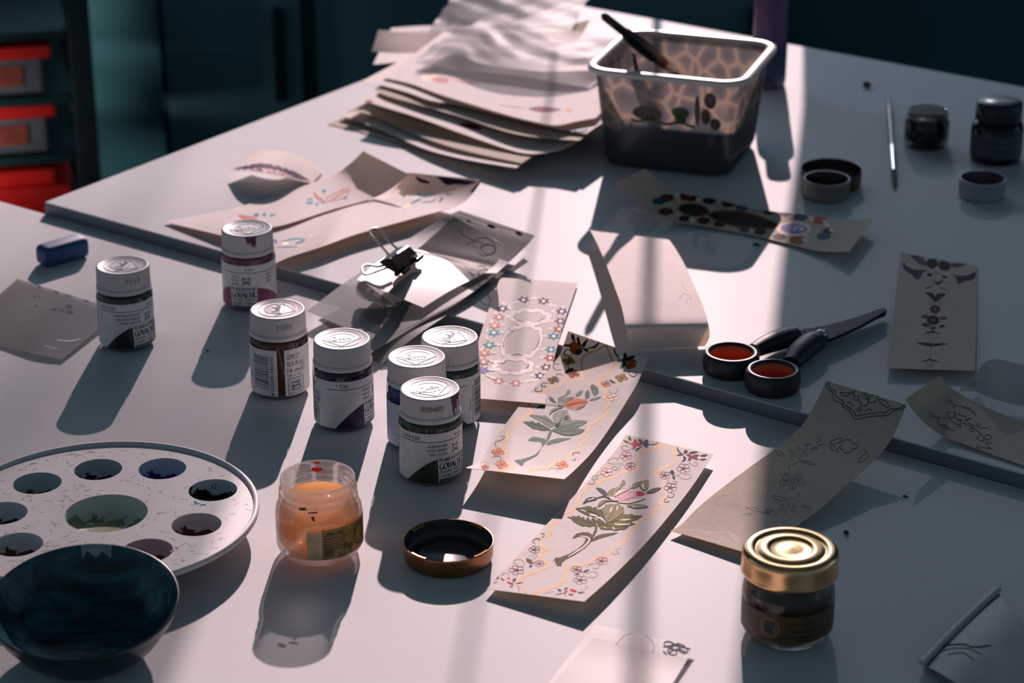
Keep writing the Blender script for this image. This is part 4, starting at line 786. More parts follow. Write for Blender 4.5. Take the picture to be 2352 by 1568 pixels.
# ---- strip with a pen outline, half in shade
s = Sheet([(1898,874,27,2082,929,27), (1875,922,21,2064,974,21), (1847,970,16,2038,1022,16), (1803.5,1013,12,1999,1065.5,12), (1738,1061,9,1934,1122,9), (1673,1109,6,1882,1169.5,6), (1608,1161,4,1840,1200,4), (1565,1204,2.8,1790,1244,3.5), (1540,1218,2.6,1745,1278,4)], M_kraft)
s.crop(1740, 860, 4.9)
for q, w in (("770,100 790,160 840,200 840,250 880,300 940,320 960,360 1040,420 1100,500 1180,490 1330,465 1400,465 1480,450 1530,405 1620,390 1665,362", 7), ("800,90 820,150 870,185 880,240 950,290 970,330 1040,380 1100,440 1110,465 1240,440 1340,430 1380,420 1430,430 1490,390 1590,380 1670,328", 7),
    ("1100,178 1090,200 1075,225 1105,245 1150,235", 6), ("1090,255 1095,285 1130,285 1150,255", 6), ("1140,270 1130,300 1165,310 1160,350 1200,355 1240,330 1245,290 1220,265", 6), ("1260,250 1250,310 1300,315 1340,290 1350,250 1320,228 1270,240", 6), ("930,200 1010,205 1080,192 1000,240 960,235 930,200", 6), ("1370,275 1390,330 1470,370 1470,340 1440,300 1370,275", 6), ("1120,395 1150,370 1170,390 1130,415 1120,395", 6), ("1010,320 1040,315 1070,350 1075,370", 6), ("1205,410 1260,385 1290,412", 6),
    ("670,720 690,710 704,735 690,755 660,770", 5), ("810,780 850,740 945,715 910,770 810,780", 6), ("940,780 975,740 1040,730 1070,770 1130,790 1110,830 1060,835 1060,870 980,880 950,840 920,820 945,800", 6), ("810,810 870,810 910,875 830,840 810,810", 5), ("670,800 740,785 800,795", 4), ("540,800 575,772 590,785 560,808 540,800", 4), ("595,832 640,820 680,830 640,840 595,832", 4), ("200,855 260,870 305,915 240,910 200,855", 4), ("390,930 375,960", 4), ("352,1010 350,1062", 4), ("380,1020 470,978 560,978 650,1010 560,1003 490,978", 4), ("1185,845 1240,880 1240,940 1142,985 1150,950 1220,880", 5),
    ("460,1320 465,1350 450,1385", 4), ("155,1365 240,1370 335,1410 240,1415 155,1365", 4), ("335,1410 430,1385", 3), ("448,1412 440,1430", 4), ("418,1447 405,1462", 4), ("510,1470 560,1480 610,1515 550,1505 510,1470", 3.5)): s.stroke(q, w*1.35, C_line, smooth=4)
s.ell(1215, 222, 46, 42, None, 0, C_line, 6, True); s.ell(1215, 222, 16, 16, None, 0, C_line, 6, True)
for k in range(6): a = .4+2*pi*k/6; s.ell(465+80*cos(a), 885+45*sin(a), 32, 15, None, atan2(.55*sin(a), cos(a)), C_line, 4, True); s.ell(335+78*cos(a+.3), 1505+42*sin(a+.3), 30, 13, None, atan2(.55*sin(a+.3), cos(a+.3)), C_line, 3.5, True)
for k in range(5):
    a = .3+2*pi*k/5; x, y = 390+100*cos(a), 1200+52*sin(a); d = atan2(.52*sin(a), cos(a)); c_, s_ = cos(d), sin(d)
    T = lambda u, v: (x+u*c_-v*s_, y+u*s_*.8+v*c_*.8)
    s.stroke([T(-45, 0), T(-20, 32), T(15, 42), T(40, 30), T(50, 10), T(34, 0), T(50, -12), T(38, -32), T(10, -42), T(-22, -30), T(-45, 0)], 4, C_line, smooth=3); s.ell(x-4*c_, y, 14, 9, None, d, C_line, 3, True)
s.ell(395, 1200, 26, 15, None, 0, C_line, 3.5, True)
s.crop(1520, 1080, 7.839)
for q, w, c in (("1185,440 1050,470 980,560 1000,620 1040,640", 5, C_faint), ("1280,660 1300,630 1400,630 1420,680", 5, C_faint), ("1220,760 1300,800 1390,800", 5, C_palegrey), ("1410,830 1480,780 1640,780 1500,815", 5, C_pencil), ("1660,760 1740,740 1950,770 1800,772", 6, C_pencil), ("1860,710 1990,720 2000,740 1880,742", 6, C_pencil), ("1500,660 1620,705 1640,735", 5, C_pencil), ("1650,660 1750,695", 5, C_pencil), ("2030,800 2085,770 2070,800 2030,820", 6, C_pencil), ("450,1075 620,1075 780,1110 1050,1115 1210,1110 1330,1230 1450,1300", 9, C_palegrey), ("780,1135 1000,1140 1190,1140 1300,1230 1400,1320", 7, C_palegrey), ("650,1180 720,1220", 8, C_palegrey), ("820,1160 880,1160", 8, C_palegrey), ("1080,1190 1080,1240", 8, C_palegrey), ("900,1240 980,1280 1080,1290", 7, C_palegrey)): s.stroke(q, w, c)
s.done('outline_strip', 'long buff strip with a dark pen outline, bridging both desks behind the gold-lidded jar', 'paper strip')

# ---- purple ornament card
s = Sheet([(2070,579,9,2245,611,9), (2062,640,9.4,2244,670,9.4), (2054,710,10,2243,735,10), (2046,775,11.5,2241,795,11.5), (2036,845,13,2239,851,13)], M_kraft)
s.crop(2020, 560, 4.9)
for q, c in (("340,125 490,155 530,240 450,225", C_pur2), ("525,210 560,170 630,170 660,230 600,280 540,250", C_blk), ("660,230 700,190 780,210 800,270 740,305 680,280", C_blk), ("790,230 870,215 990,230 860,265", C_pur2), ("255,195 300,250 400,290 540,295 480,330 460,390 400,395 360,340 280,290", C_purp), ("790,335 860,360 1000,350 1090,310 1060,400 960,420 880,450 860,380", C_purp), ("530,340 560,325 600,350 560,370", C_blk), ("690,350 770,370 730,390", C_blk), ("590,390 650,430 720,400 660,470", C_purp), ("500,490 620,475 540,500", C_pur2), ("680,490 810,530 700,510", C_pur2), ("510,540 600,555 630,600 650,560 750,560 700,610 630,655 570,600", C_blk), ("480,800 550,800 550,830 480,840", C_pur2), ("680,820 760,820 750,855 690,850", C_pur2), ("470,905 520,890 570,915 520,935", C_blk), ("670,925 700,905 745,925 700,945", C_blk), ("490,1015 590,975 710,1020 600,1000", C_blk), ("405,1110 590,1115 590,1160 500,1140", C_blk), ("605,1120 780,1120 620,1155", C_blk), ("455,1340 565,1290 690,1340 565,1312", C_blk), ("570,930 640,930 620,970 580,965", C_pur2)): s.fill(q, c, 2)
s.flower(625, 735, 62, 6, C_purp, C_dustp, .8); s.flower(605, 860, 72, 8, C_blk, C_dustp, .75)
for q in ("600,1000 600,1060 595,1110", "590,1160 582,1230 572,1290", "480,395 500,420 540,440", "700,420 760,440 830,450", "620,290 650,330 690,330", "640,655 630,700"): s.stroke(q, 5, C_pencil)
for x, y in ((545, 1060), (650, 1060), (545, 1230), (630, 1230), (550, 1355), (590, 1355), (570, 1380), (570, 670), (690, 670), (630, 330)): s.ell(x, y, 20, 14, None, 0, C_pencil, 4, True)
s.done('ornament_card', 'cream card with a dark purple symmetrical ornament at the right', 'card')

# ---- pen-drawn strip curling at the right edge
s = Sheet([(2079,916,30,2159,863,30), (2099,944,22,2176,883,22), (2129,975,16,2200,901,16), (2164,999,12,2232,919,12), (2202,1015,10,2268,936,10), (2275,1042,9.4,2330,962,9.4), (2420,1092,9,2460,1010,9)], M_kraft)
s.crop(2070, 830, 6.818)
for q in ("710,605 760,600 790,640 740,630 710,605", "790,640 840,690", "850,790 815,740 840,695 900,695 980,715 1080,740 1180,845", "980,715 1060,765 1180,845", "435,800 460,790 500,840 545,875 470,850 435,800", "545,875 600,885 740,890", "575,885 570,940 640,1020 730,1060 830,1080", "610,990 680,1000 760,1060", "700,800 760,790 840,800 830,850 780,880 740,860 730,820 700,800", "840,830 890,810 930,850 1000,860 1020,910 950,920 870,890 840,830", "760,900 810,870 880,910 930,930 930,970 870,990 800,940 760,900", "1020,930 1080,980 1210,1030 1370,1045", "960,960 1050,1000 1150,1050 1270,1150", "1180,1190 1240,1150 1290,1190 1270,1250 1200,1210 1180,1190", "1290,1190 1340,1150 1420,1180 1380,1220 1290,1200", "1300,1210 1350,1270 1420,1280", "1320,1280 1390,1360", "1175,1340 1230,1335 1290,1350 1220,1365 1175,1340", "1290,1350 1420,1365", "1020,910 1090,890 1085,910 1020,915"): s.stroke(q, 8, C_line, smooth=4)
for x, y, r in ((910, 1005, 26), (1100, 1070, 34), (1205, 985, 30)): s.ell(x, y, r, r*.8, None, .4, C_line, 8, True)
s.done('outline_strip', 'pen-drawn paper strip curling up at the right edge, below the purple ornament card', 'paper strip')

# ---- dark ornament strip in front of the tub, both ends curling
s = Sheet([(1416,420,36,1482,387,36), (1461,462,24,1550,438.5,22), (1524,502,14,1637,456,13), (1637,523,10,1743,481,10), (1769,549,9.6,1859,494,9.6), (1874.5,575.6,11,1930,504,11), (1951,577,17,2006,503,17)], M_kraft)
s.crop(1400, 370, 3.7935)
for x, y, rx, ry, c in ((500,320,60,27,C_rst2),(700,305,85,28,C_rst2),(870,345,55,32,C_blob),(1035,370,58,26,C_mar),(1155,405,55,26,C_bl2),(1390,440,50,26,C_mar),(1520,455,55,24,C_pl),(1665,490,58,32,C_navyp),(1830,515,62,30,C_rust),(430,350,55,30,C_bl2),(490,440,62,30,C_rst2),(655,500,50,24,C_blob),(820,520,55,22,C_mar),(955,550,48,20,C_rst2),(1180,595,45,20,C_bl2),(1310,615,50,20,C_pl),(1480,660,54,20,C_blob),(1640,690,64,26,C_rust),(1865,655,56,26,C_bl2),(1905,610,48,26,C_mar)): s.flower(x, y, rx*1.1, 6, c, None, .5)
for x, y in ((590,290),(780,330),(600,470),(720,510),(1880,530),(1900,560),(1700,690),(1720,660),(1940,605),(1760,505),(1240,600)): s.ell(x, y, 26, 14, C_cream, .4)
s.ell(735, 425, 140, 58, C_brown, .12); s.ell(735, 425, 118, 46, C_blob, .12); s.fill("860,455 1000,425 1200,445 1420,520 1490,570 1350,592 1100,572 900,510", C_brown, 2); s.fill("890,460 1000,440 1200,460 1400,530 1460,568 1350,578 1100,556 920,500", C_blob, 2)
s.flower(1605, 590, 150, 9, C_cream, None, .42); s.ell(1605, 590, 118, 44, C_lilac, .05); s.ell(1640, 590, 60, 24, C_palegrey, .05)
s.done('painted_strip', 'shaded paper strip with dark oval medallions, both ends curling, in front of the plastic tub', 'paper strip')

# ---- blank arched strip
s = Sheet([(1351.6,522,17,1532.5,545,17), (1370.5,557,20,1549,567,20), (1391.5,605,23,1572.5,607,23), (1410.5,655.7,25,1593.5,653.6,25), (1427,702,26,1614.6,702,25.5), (1437,748,24.6,1627,745,24.2), (1443,777,15.5,1629.5,773,15.5), (1447,803,9,1619,795,9)], M_paper)
s.crop(1320, 500, 4.753)
for q in ("1170,690 1190,760 1230,800", "1130,900 1200,830 1280,870", "1210,940 1240,880 1290,900", "905,1000 900,975 915,970"): s.stroke(q, 4, C_faint)
s.done('blank_strip', 'blank white paper strip arching up behind the scissors', 'paper strip')

# ---- the two long strips at the far left
s = Sheet([(377,509,9.5,520,543,13), (470,492,9.2,590,528,13), (546,476,9.2,660,514,12), (658,440,9.2,760,482,10), (760,404,11,850,457,11), (800,379,17,897,434,17), (834,347,27,939,400,27)], M_paper)
s.crop(360, 330, 3.0154)
C_blu = pm('clear_blue', '#2a7f9c'); C_bird = pm('bird_red', '#c4706a')
for q, w in (("1090,335 1110,370 1150,390", 22), ("1120,400 1200,395 1290,340 1345,322", 12), ("1165,385 1215,355 1290,320 1330,310", 10), ("1210,400 1300,370 1335,330", 8)): s.stroke(q, w, C_bird, taper=True)
s.fill("560,490 640,500 700,520 680,560 600,530", C_bird, 2)
for x, y, rx, ry in ((1158, 328, 13, 13), (1060, 410, 26, 9), (1060, 385, 24, 6), (1108, 420, 12, 9), (745, 490, 13, 12), (690, 494, 20, 12), (800, 495, 22, 8), (1155, 408, 14, 6), (1305, 378, 16, 6)): s.ell(x, y, rx, ry, C_blu, -.2)
s.done('painted_strip', 'long paper strip with a red bird at the far left, its brown-shaded end turned up', 'paper strip')
s = Sheet([(560,548,10,600,622,14), (620,531,9.6,660,592,15), (675,516,9.4,740,566,15.5), (780,482,9.4,824,536,15.5), (855,458,9.6,957,499,15.5), (905,432,12,1060,467,15), (937,396,21,1108,413,24)], M_paper)
s.crop(360, 330, 3.0154)
for q, w in (("1800,345 1850,362 1935,350", 15), ("1760,415 1800,395 1830,385", 17), ("1830,405 1900,400 1940,380", 9), ("1960,405 1970,385 1985,375", 17), ("2000,350 2050,345", 15), ("860,680 950,660 1020,660", 10), ("960,690 1000,680 1030,660", 12), ("830,720 900,715 990,715", 8), ("810,660 830,690", 20)): s.stroke(q, w, C_blu, taper=True)
for x, y in ((1790, 380), (1900, 385), (1975, 345), (2050, 335), (1730, 435), (1060, 640), (900, 690), (1690, 450), (1000, 710)): s.ell(x, y, 30, 9, C_cream, -.3)
s.ell(890, 690, 25, 10, mat('paint_sand', '#e8c48c'), -.1)
for q in ("1790,222 1815,262 1880,278 1890,262 1835,244", "1940,228 2020,236 2110,248 2215,260 2150,285 2060,280 2010,288 1965,252"): s.fill(q, C_purp, 2)
s.stroke("2255,250 2215,300 2180,335", 22, C_blk); s.stroke("1680,338 1720,365", 14, C_slate)
s.done('painted_strip', 'long paper strip with blue and yellow leaves, lying in front of the red-bird strip', 'paper strip')

# ---- small swatch with purple paint
s = Sheet([(529,390,14,589,342,19), (560,393,20,618,344,20), (600,397,22,650,347,20), (640,404,20,672,352,18), (685,414,13,712,368,13), (718,421,9.4,742,392,9.6)], M_paper)
s.crop(360, 330, 3.0154)
s.fill("532,176 620,150 720,135 840,150 950,190 1040,240 1058,260 975,243 840,213 720,193 610,182", C_purp, 2); s.fill("640,178 740,166 840,182 900,208 960,234 850,210 740,190", C_pink, 2)
for q in ("650,172 720,160 780,175", "790,175 850,170 900,200"): s.stroke(q, 9, C_purp, taper=True)
s.done('paper_swatch', 'small curled scrap of paper edged with purple paint near the desk corner', 'paper scrap')

# ---- tracing papers
def trace_sheet(rows, lab, draw=None, name='tracing_paper', cat='tracing paper', group=None, mt=None, **k):
    s = Sheet(rows, mt or M_trace, thick=.00008, **k)
    if draw: draw(s)
    return s.done(name, lab, cat, group)
def dr(s):
    s.crop(60, 620, 7.128)
    for x, y, r in ((215, 275, 36), (500, 360, 45), (690, 415, 50), (780, 415, 35), (990, 500, 50), (700, 600, 62), (720, 690, 60), (460, 650, 30), (600, 670, 34), (140, 435, 26), (210, 430, 20), (165, 590, 22)): s.flower(x, y, r, 5, C_slate, None, .6)
    s.stroke("125,220 300,265 420,320 600,360 800,410 960,470 1140,525", 7, C_pencil); s.stroke("380,655 450,635 600,635", 12, C_slate)
    s.stroke("300,1230 420,1270 540,1290", 12, C_palegrey, taper=True); s.stroke("500,1140 700,1160 900,1120", 18, C_palegrey, taper=True)
trace_sheet([(142,826,1.8,280,712,3), (78,812,2.5,215,694,1.6), (-10,792,1.2,130,668,1.0), (-110,770,1,40,640,1)], 'tracing paper with small ornaments at the left edge behind the black-paint jar', dr)
def dr(s):
    s.crop(1300, 1360, 2.3757)
    for q in ("545,260 570,240 560,270", "530,300 580,290 640,300 680,310", "540,270 600,275 650,295", "560,330 610,310 660,330", "530,320 550,340"): s.stroke(q, 9, C_slate)
    for x, y in ((560, 285), (600, 300), (640, 315), (580, 325)): s.ell(x, y, 26, 16, None, .3, C_slate, 7, True)
    s.stroke("470,330 480,290 430,230 330,230 270,290", 3, C_faint)
trace_sheet([(1367,1434,3,1595,1484,3), (1310,1503,2,1560,1545,2), (1220,1620,1,1480,1670,1)], 'sheet of tracing paper at the bottom edge left of the gold-lidded jar', dr, sub=9, mt=sheer('grey_tracing_paper', (.24, .235, .235), .45, rough=.3, gloss=.03, translucent=.45, tint=(.86, .84, .83)))
# clipped bundle
G_ = 'tracing sheets of the clipped bundle'
def dr(s):
    s.crop(700, 460, 3.92)
    for q in ("1390,110 1600,190 1800,250 1950,290", "1450,180 1500,200 1600,230", "100,920 300,1010 450,1080 700,1120"): s.stroke(q, 5, C_faint)
    s.ell(1680, 235, 40, 15, C_slate, .3); s.ell(1930, 300, 34, 16, C_slate, .4); s.ell(1480, 190, 30, 10, C_pencil, .3)
    for q in ("540,900 620,930 600,870", "560,960 700,920 780,880", "500,1000 640,980"): s.stroke(q, 3, C_faint)
trace_sheet([(795,800,2,876,836,2), (880,720,8.6,955,772,8.4), (985,640,9.8,1075,690,10), (1080,575,9.6,1150,634,10), (1140,530,10,1215,582,11)], 'lowest tracing sheet of the clipped bundle, its end towards the violet jar', None, group=G_)
trace_sheet([(730,735,4.5,850,812,6), (810,690,8,955,748,10), (900,620,11.5,1060,690,12.4), (985,560,12,1150,622,13)], 'middle tracing sheet of the clipped bundle with a raised right edge', None, group=G_)
trace_sheet([(705,714,8,868,786,7), (790,650,11,975,733,11), (880,590,12.5,1075,678,13), (960,535,13.5,1160,610,14), (1020,500,19,1210,563,19), (1055,483,27,1229,541,27)], 'longest tracing sheet of the clipped bundle with a grey ornament border at its far end', dr, group=G_)
def dr(s):
    s.crop(700, 460, 3.92)
    for q in ("1380,240 1420,310 1480,340 1560,380", "1460,400 1540,350 1640,340 1720,400", "1560,470 1620,500 1700,470 1720,420 1650,400 1580,430"): s.stroke(q, 8, C_pencil)
    s.ell(1650, 440, 70, 45, None, .3, C_pencil, 6, True); s.ell(1560, 400, 50, 30, None, .2, C_pencil, 5, True)
trace_sheet([(820,642,24,972,706,15), (868,600,25,1040,664,16), (920,575,24,1110,628,16), (956,572,21,1140,604,17), (996,540,27,1152,584,24), (1042,497,36,1160,563,33)], 'top tracing sheet held by the binder clip, its far end flipped up', dr, group=G_)
trace_sheet([(826,640,23,905,700,19), (818,662,20,880,704,17), (822,680,14,890,704,12.5), (850,692,12.6,930,694,12.4)], 'rolled-under tracing sheet beneath the binder clip', None, group=G_)
# pouch and crumpled film on the right
M_pouch = mat('grey_pouch_cloth', (.30, .30, .32), rough=.6, var=.08, scale=60, bump=.15)
def dr(s):
    s.crop(1500, 840, 2.3063)
    s.stroke("1500,1500 1560,1480 1640,1475 1700,1490 1790,1480", 9, C_blk); s.stroke("1530,1510 1600,1495 1680,1500 1740,1530", 6, C_blk); s.stroke("1560,1530 1640,1520 1700,1560", 6, C_blk)
    s.stroke("1500,1525 1600,1440 1700,1340 1800,1240", 3, C_pencil)
s = Sheet([(2118,1524,1.5,2290,1352,1.5), (2150,1540,5,2310,1385,5), (2200,1570,6,2350,1430,6), (2300,1640,3,2420,1520,3)], M_pouch, thick=.0008, bow=.001); dr(s)
M_hem = mat('pale_hem_cloth', (.40, .395, .40), rough=.6, var=.06, scale=60); s.mb.tube([P(u, v, .0042) for u, v in ((2118, 1522), (2160, 1478), (2210, 1428), (2260, 1381), (2292, 1352))], .0021, M_hem, 8, True, .6)
s.done('cloth_pouch', 'grey cloth pouch with a pale hem in the lower right corner', 'pouch')
rnd = random.Random(11)
def crumple(k, a): 
    ph = [rnd.uniform(0, 6.3) for _ in range(8)]
    return lambda u, v: a*(sin(k*u*3+ph[0])*cos(k*v*2.3+ph[1])+.6*sin(k*(u+v)*4.1+ph[2])+.4*abs(sin(k*(u-v)*5+ph[3])))
s = Sheet([(2200,900,11,2245,858,14), (2235,905,13,2262,838,24), (2275,918,12,2300,832,30), (2380,940,11,2400,850,22), (2460,960,10,2470,880,14)], M_film, thick=.0001, wave=lambda u, v: .002*abs(sin(5*u+3*v))); s.done('plastic_sheet', 'crumpled clear plastic sheet at the right edge beside the purple ornament card', 'plastic sheet')

# ---- the heap of painted sheets left of the tub
def heap(near, dv, lab, mt, draw=None, group='sheets of the heap left of the tub', cat='painted sheet', name='painted_sheet', rise=0., **k):
    """near = near edge in the picture with heights; the sheet runs back from it by dv (metres, along the desk)"""
    rows = []
    s = Sheet([(u, v, z, u, v-1, z) for u, v, z in near], mt, sub=6, nv=10, **k)
    L = [r[0] for r in s.g]
    return s
def heapsheet(near, dx, dy, dz, lab, mt, draw=None, name='painted_sheet', cat='painted sheet', group='sheets of the heap left of the tub', wave=None, crop=None):
    pts = [P(740+u/3.5636, 150+v/3.5636, z/1000) for u, v, z in near] if crop is None else [P(crop[0]+u/crop[2], crop[1]+v/crop[2], z/1000) for u, v, z in near]
    s = Sheet.__new__(Sheet); L = cr(pts, 6); nv = 12; g = []
    for i, a in enumerate(L):
        row = []
        for j in range(nv+1):
            t = j/nv; p = a+Vector((dx*t, dy*t, dz*t))
            if wave: p.z += wave(i/(len(L)-1), t)*min(1, t*4)
            row.append(p)
        g.append(row)
    # re-use the builder with a ready grid
    s.__dict__.update(Sheet_from(g, mt)); 
    if draw: draw(s)
    return s.done(name, lab, cat, group)
def Sheet_from(g, mt, thick=.0002):
    s = Sheet.__new__(Sheet); nu, nv = len(g), len(g[0])-1; s.g = g; s.mb = MB(); s.layer = 0
    s.mb.grid(g, mt, True); lo = [[p-Vector((0, 0, thick)) for p in r] for r in g]; s.mb.grid(lo[::-1], mt, True)
    rim = lambda G: [G[i][0] for i in range(nu)]+[G[-1][j] for j in range(1, nv+1)]+[G[i][nv] for i in range(nu-2, -1, -1)]+[G[0][j] for j in range(nv-1, 0, -1)]
    s.mb.grid([rim(g), rim(lo)], mt, False, True)
    vs = [p for r in g for p in r]; fs = [(i*(nv+1)+j, i*(nv+1)+j+1, (i+1)*(nv+1)+j+1, (i+1)*(nv+1)+j) for i in range(nu-1) for j in range(nv)]
    s.bvh = BVHTree.FromPolygons(vs, fs); s.crop(0, 0, 1)
    return s.__dict__
HB = (.075, .115)
def dsp(q, c): return lambda s: (s.crop(740, 150, 3.5636), [s.fill(a, b, 2) for a, b in zip(q, c)])
heapsheet([(45,482,8.6),(230,522,8.6),(480,590,9.2),(760,665,11),(1180,755,14),(1560,850,17)], .07, .12, .002, 'lowest sheet of the heap, its dark near edge reaching furthest left', M_kraft)
heapsheet([(140,405,12),(330,470,12),(560,560,12),(860,690,13),(1200,775,15.5),(1590,838,18.5)], .065, .12, .002, 'second sheet from the bottom of the heap', M_paper)
heapsheet([(190,385,16),(320,385,17),(480,440,15),(700,540,15),(1100,680,17),(1630,800,20)], .065, .12, .002, 'third sheet from the bottom of the heap with a lifted left end', M_kraft)
heapsheet([(350,290,26),(520,345,25),(800,432,23),(1150,560,21.5),(1500,680,21),(1690,722,21.5),(1900,705,23),(2050,650,26)], .06, .12, -.001, 'heap sheet with a plum blotch and a curled right corner', M_paper, dsp(["350,275 400,280 420,300 370,300", "1120,480 1200,470 1290,500 1300,530 1230,525 1150,500", "1190,450 1215,450 1210,470"], [C_brick, C_dcrim, C_dgreen]))
heapsheet([(420,195,28),(520,245,28),(800,325,27),(1150,425,26),(1600,565,27),(2100,615,29.5)], .06, .115, .0, 'brown-edged sheet under the top of the heap', M_kraft)
heapsheet([(300,142,29),(450,155,30),(700,222,30),(900,290,30),(1150,330,29.5),(1750,480,31),(2160,560,31.5)], .055, .11, .0, 'second sheet from the top of the heap with an ochre corner', M_paper, dsp(["430,160 480,165 500,185 440,180", "2030,510 2100,540 2180,520 2120,570"], [C_ochre, C_bl2]))
heapsheet([(500,100,31.5),(720,150,32),(950,232,32.5),(1200,312,32.5),(1500,402,33),(1720,457,33.5),(1910,490,34.5),(2100,455,35),(2240,430,35)], .05, .15, .0, 'topmost sheet of the heap, painted with a crimson spray', M_paper, dsp(["1690,350 1780,335 1880,345 1955,360 1900,380 1800,385 1720,370", "1430,325 1520,330 1690,350 1560,345", "900,110 980,95 1040,115 1020,145 940,140", "1050,110 1200,135 1300,150 1180,150", "1990,350 2050,365 2020,390", "800,60 900,70 1030,50 900,110 830,130"], [C_dcrim, C_dustp, C_dustp, C_dustp, C_salmon, C_cream]))
UP = (740, 55, 3.675)
heapsheet([(780,330,36),(1000,360,36),(1250,400,37),(1600,430,38),(1900,480,38),(2250,540,36)], .05, .10, .006, 'wrinkled clear sleeve lying on the top of the heap', M_film, None, 'plastic_sleeve', 'plastic sleeve', None, crumple(4, .0012), UP)
heapsheet([(800,290,40),(1100,250,43),(1300,320,44),(1550,370,45),(1900,400,45),(2250,390,44)], .03, .07, .004, 'wrinkled clear sleeve behind the heap near the tub rim', M_film, None, 'plastic_sleeve', 'plastic sleeve', None, crumple(5, .0012), UP)
heapsheet([(430,340,9),(800,320,10),(1250,360,12)], .01, .10, .002, 'pale sheet lying flat at the far corner under the curled sheet', M_paper, None, crop=UP)
M_glow = mat('thin_white_paper', (.92, .88, .86), rough=.8, var=.03, translucent=.9, spec=.05)
heapsheet([(418,232,22),(620,243,20),(800,241,20),(1000,236,20),(1190,215,22)], .004, .030, .009, 'curled white sheet standing up at the far desk corner', M_glow, None, crop=UP)
heapsheet([(1200,190,30),(1550,215,27),(1900,205,26),(2150,160,28)], .012, .04, .008, 'grey-buff sheet propped up behind the sleeves', M_kraft, None, crop=UP)
heapsheet([(900,60,30),(1300,75,34),(1700,70,36),(2100,60,36)], .02, .10, .006, 'wrinkled clear sleeve furthest back on the far desk', M_film, None, 'plastic_sleeve', 'plastic sleeve', None, crumple(5, .0015), UP)
# ---------------------------------------------------------------- round mixing palette
M_pal = mat('palette_plastic', (.58, .56, .56), rough=.5, spec=.2, var=.05, scale=60, bump=.04, bscale=400)
pc = Vector((-.2046, 1.0408, TZ)); PR = .0785; PZ = .0135
t = thing('palette', 'round white plastic mixing palette with paint-stained wells', 'palette', pc)
wells = []
ctr = Vector((-.2017, 1.0395))-pc.xy
wells.append((ctr.x, ctr.y, .0205, .0205, .0085))
PW = [(140.7, .0522), (103.7, .0502), (67, .0540), (26.8, .0561), (-14.6, .0479), (-56.3, .0469), (-98, .0480), (-139, .0500), (180, .0515)]
for a, r in PW: wells.append((ctr.x+r*cos(radians(a)), ctr.y+r*sin(radians(a)), .0123, .0123, .0090))
def plate():
    mb = MB(); vs = []; ed = []; n = 96; off = 0
    def loop(pts):
        o = len(vs); vs.extend(Vector(p) for p in pts); k = len(pts); ed.extend((o+i, o+(i+1) % k) for i in range(k))
    loop([((PR-.003)*cos(2*pi*i/n), (PR-.003)*sin(2*pi*i/n)) for i in range(n)])
    for x, y, rx, ry, d in wells: loop([(x+rx*cos(2*pi*i/40), y+ry*sin(2*pi*i/40)) for i in range(40)])
    x = -PR
    while x < PR:
        y = -PR
        while y < PR:
            if x*x+y*y < (PR-.006)**2 and all((x-w[0])**2+(y-w[1])**2 > (w[2]+.0015)**2 for w in wells): vs.append(Vector((x, y)))
            y += .004
        x += .004
    V, E, F = geometry.delaunay_2d_cdt(vs, ed, [], 0, 1e-7)[:3]; keep = []
    for f in F:
        c = sum((V[i] for i in f), Vector((0, 0)))/len(f)
        if c.length > PR-.003 or any((c.x-w[0])**2+(c.y-w[1])**2 < (w[2]*.995)**2 for w in wells): continue
        keep.append(f)
    mb.add([(p.x, p.y, PZ) for p in V], keep, M_pal, False)
    return mb
mb = plate(); n = 96
mb.lathe([(PR-.003, PZ), (PR-.0026, PZ+.0010), (PR-.0018, PZ+.0017), (PR-.0008, PZ+.0017), (PR, PZ+.0009), (PR, PZ-.0010), (PR-.0012, PZ-.0018), (PR-.003, PZ-.0014), (PR-.0055, PZ-.0006)], M_pal, 96)
# specks of dried paint brushed over the plate
rnd = random.Random(4); SP = [mat('dry_speck_grey', (.12, .12, .10), var=.4), mat('dry_speck_olive', (.16, .17, .06), var=.4), mat('dry_speck_red', (.40, .05, .04), var=.4), mat('dry_speck_aqua', (.10, .45, .60), var=.3)]
def speck(x, y, L, a, m, w=.0005):
    pts = [(x+L*(i/4-.5)*cos(a)+rnd.uniform(-1, 1)*L*.12, y+L*(i/4-.5)*sin(a)+rnd.uniform(-1, 1)*L*.12) for i in range(5)]
    mb.ribbon(pts, w, lambda p: Vector((p.x, p.y, PZ+.00006)), m, True)
for k in range(330):
    a = rnd.uniform(0, 2*pi); r = PR*.94*sqrt(rnd.random()); x, y = r*cos(a), r*sin(a)
    if any((x-w[0])**2+(y-w[1])**2 < (w[2]+.0014)**2 for w in wells): continue
    m = SP[0] if rnd.random() < .6 else SP[1]
    if (x-wells[0][0])**2+(y-wells[0][1])**2 < .026**2 and x < 0: m = SP[1]
    speck(x, y, rnd.uniform(.0012, .0046), rnd.uniform(0, pi), m, rnd.uniform(.0003, .0008))
w4 = wells[4]
for k in range(14): speck(w4[0]-.006+rnd.uniform(-.005, .005), w4[1]-.0142+rnd.uniform(-.003, .0012), .0025, rnd.uniform(0, 3), SP[3], .0011)
w6 = wells[6]
for k in range(9): speck(w6[0]+.0125+rnd.uniform(-.001, .003), w6[1]+rnd.uniform(-.004, .006), .002, rnd.uniform(0, 3), SP[2], .0008)
mb.build('plate', t)
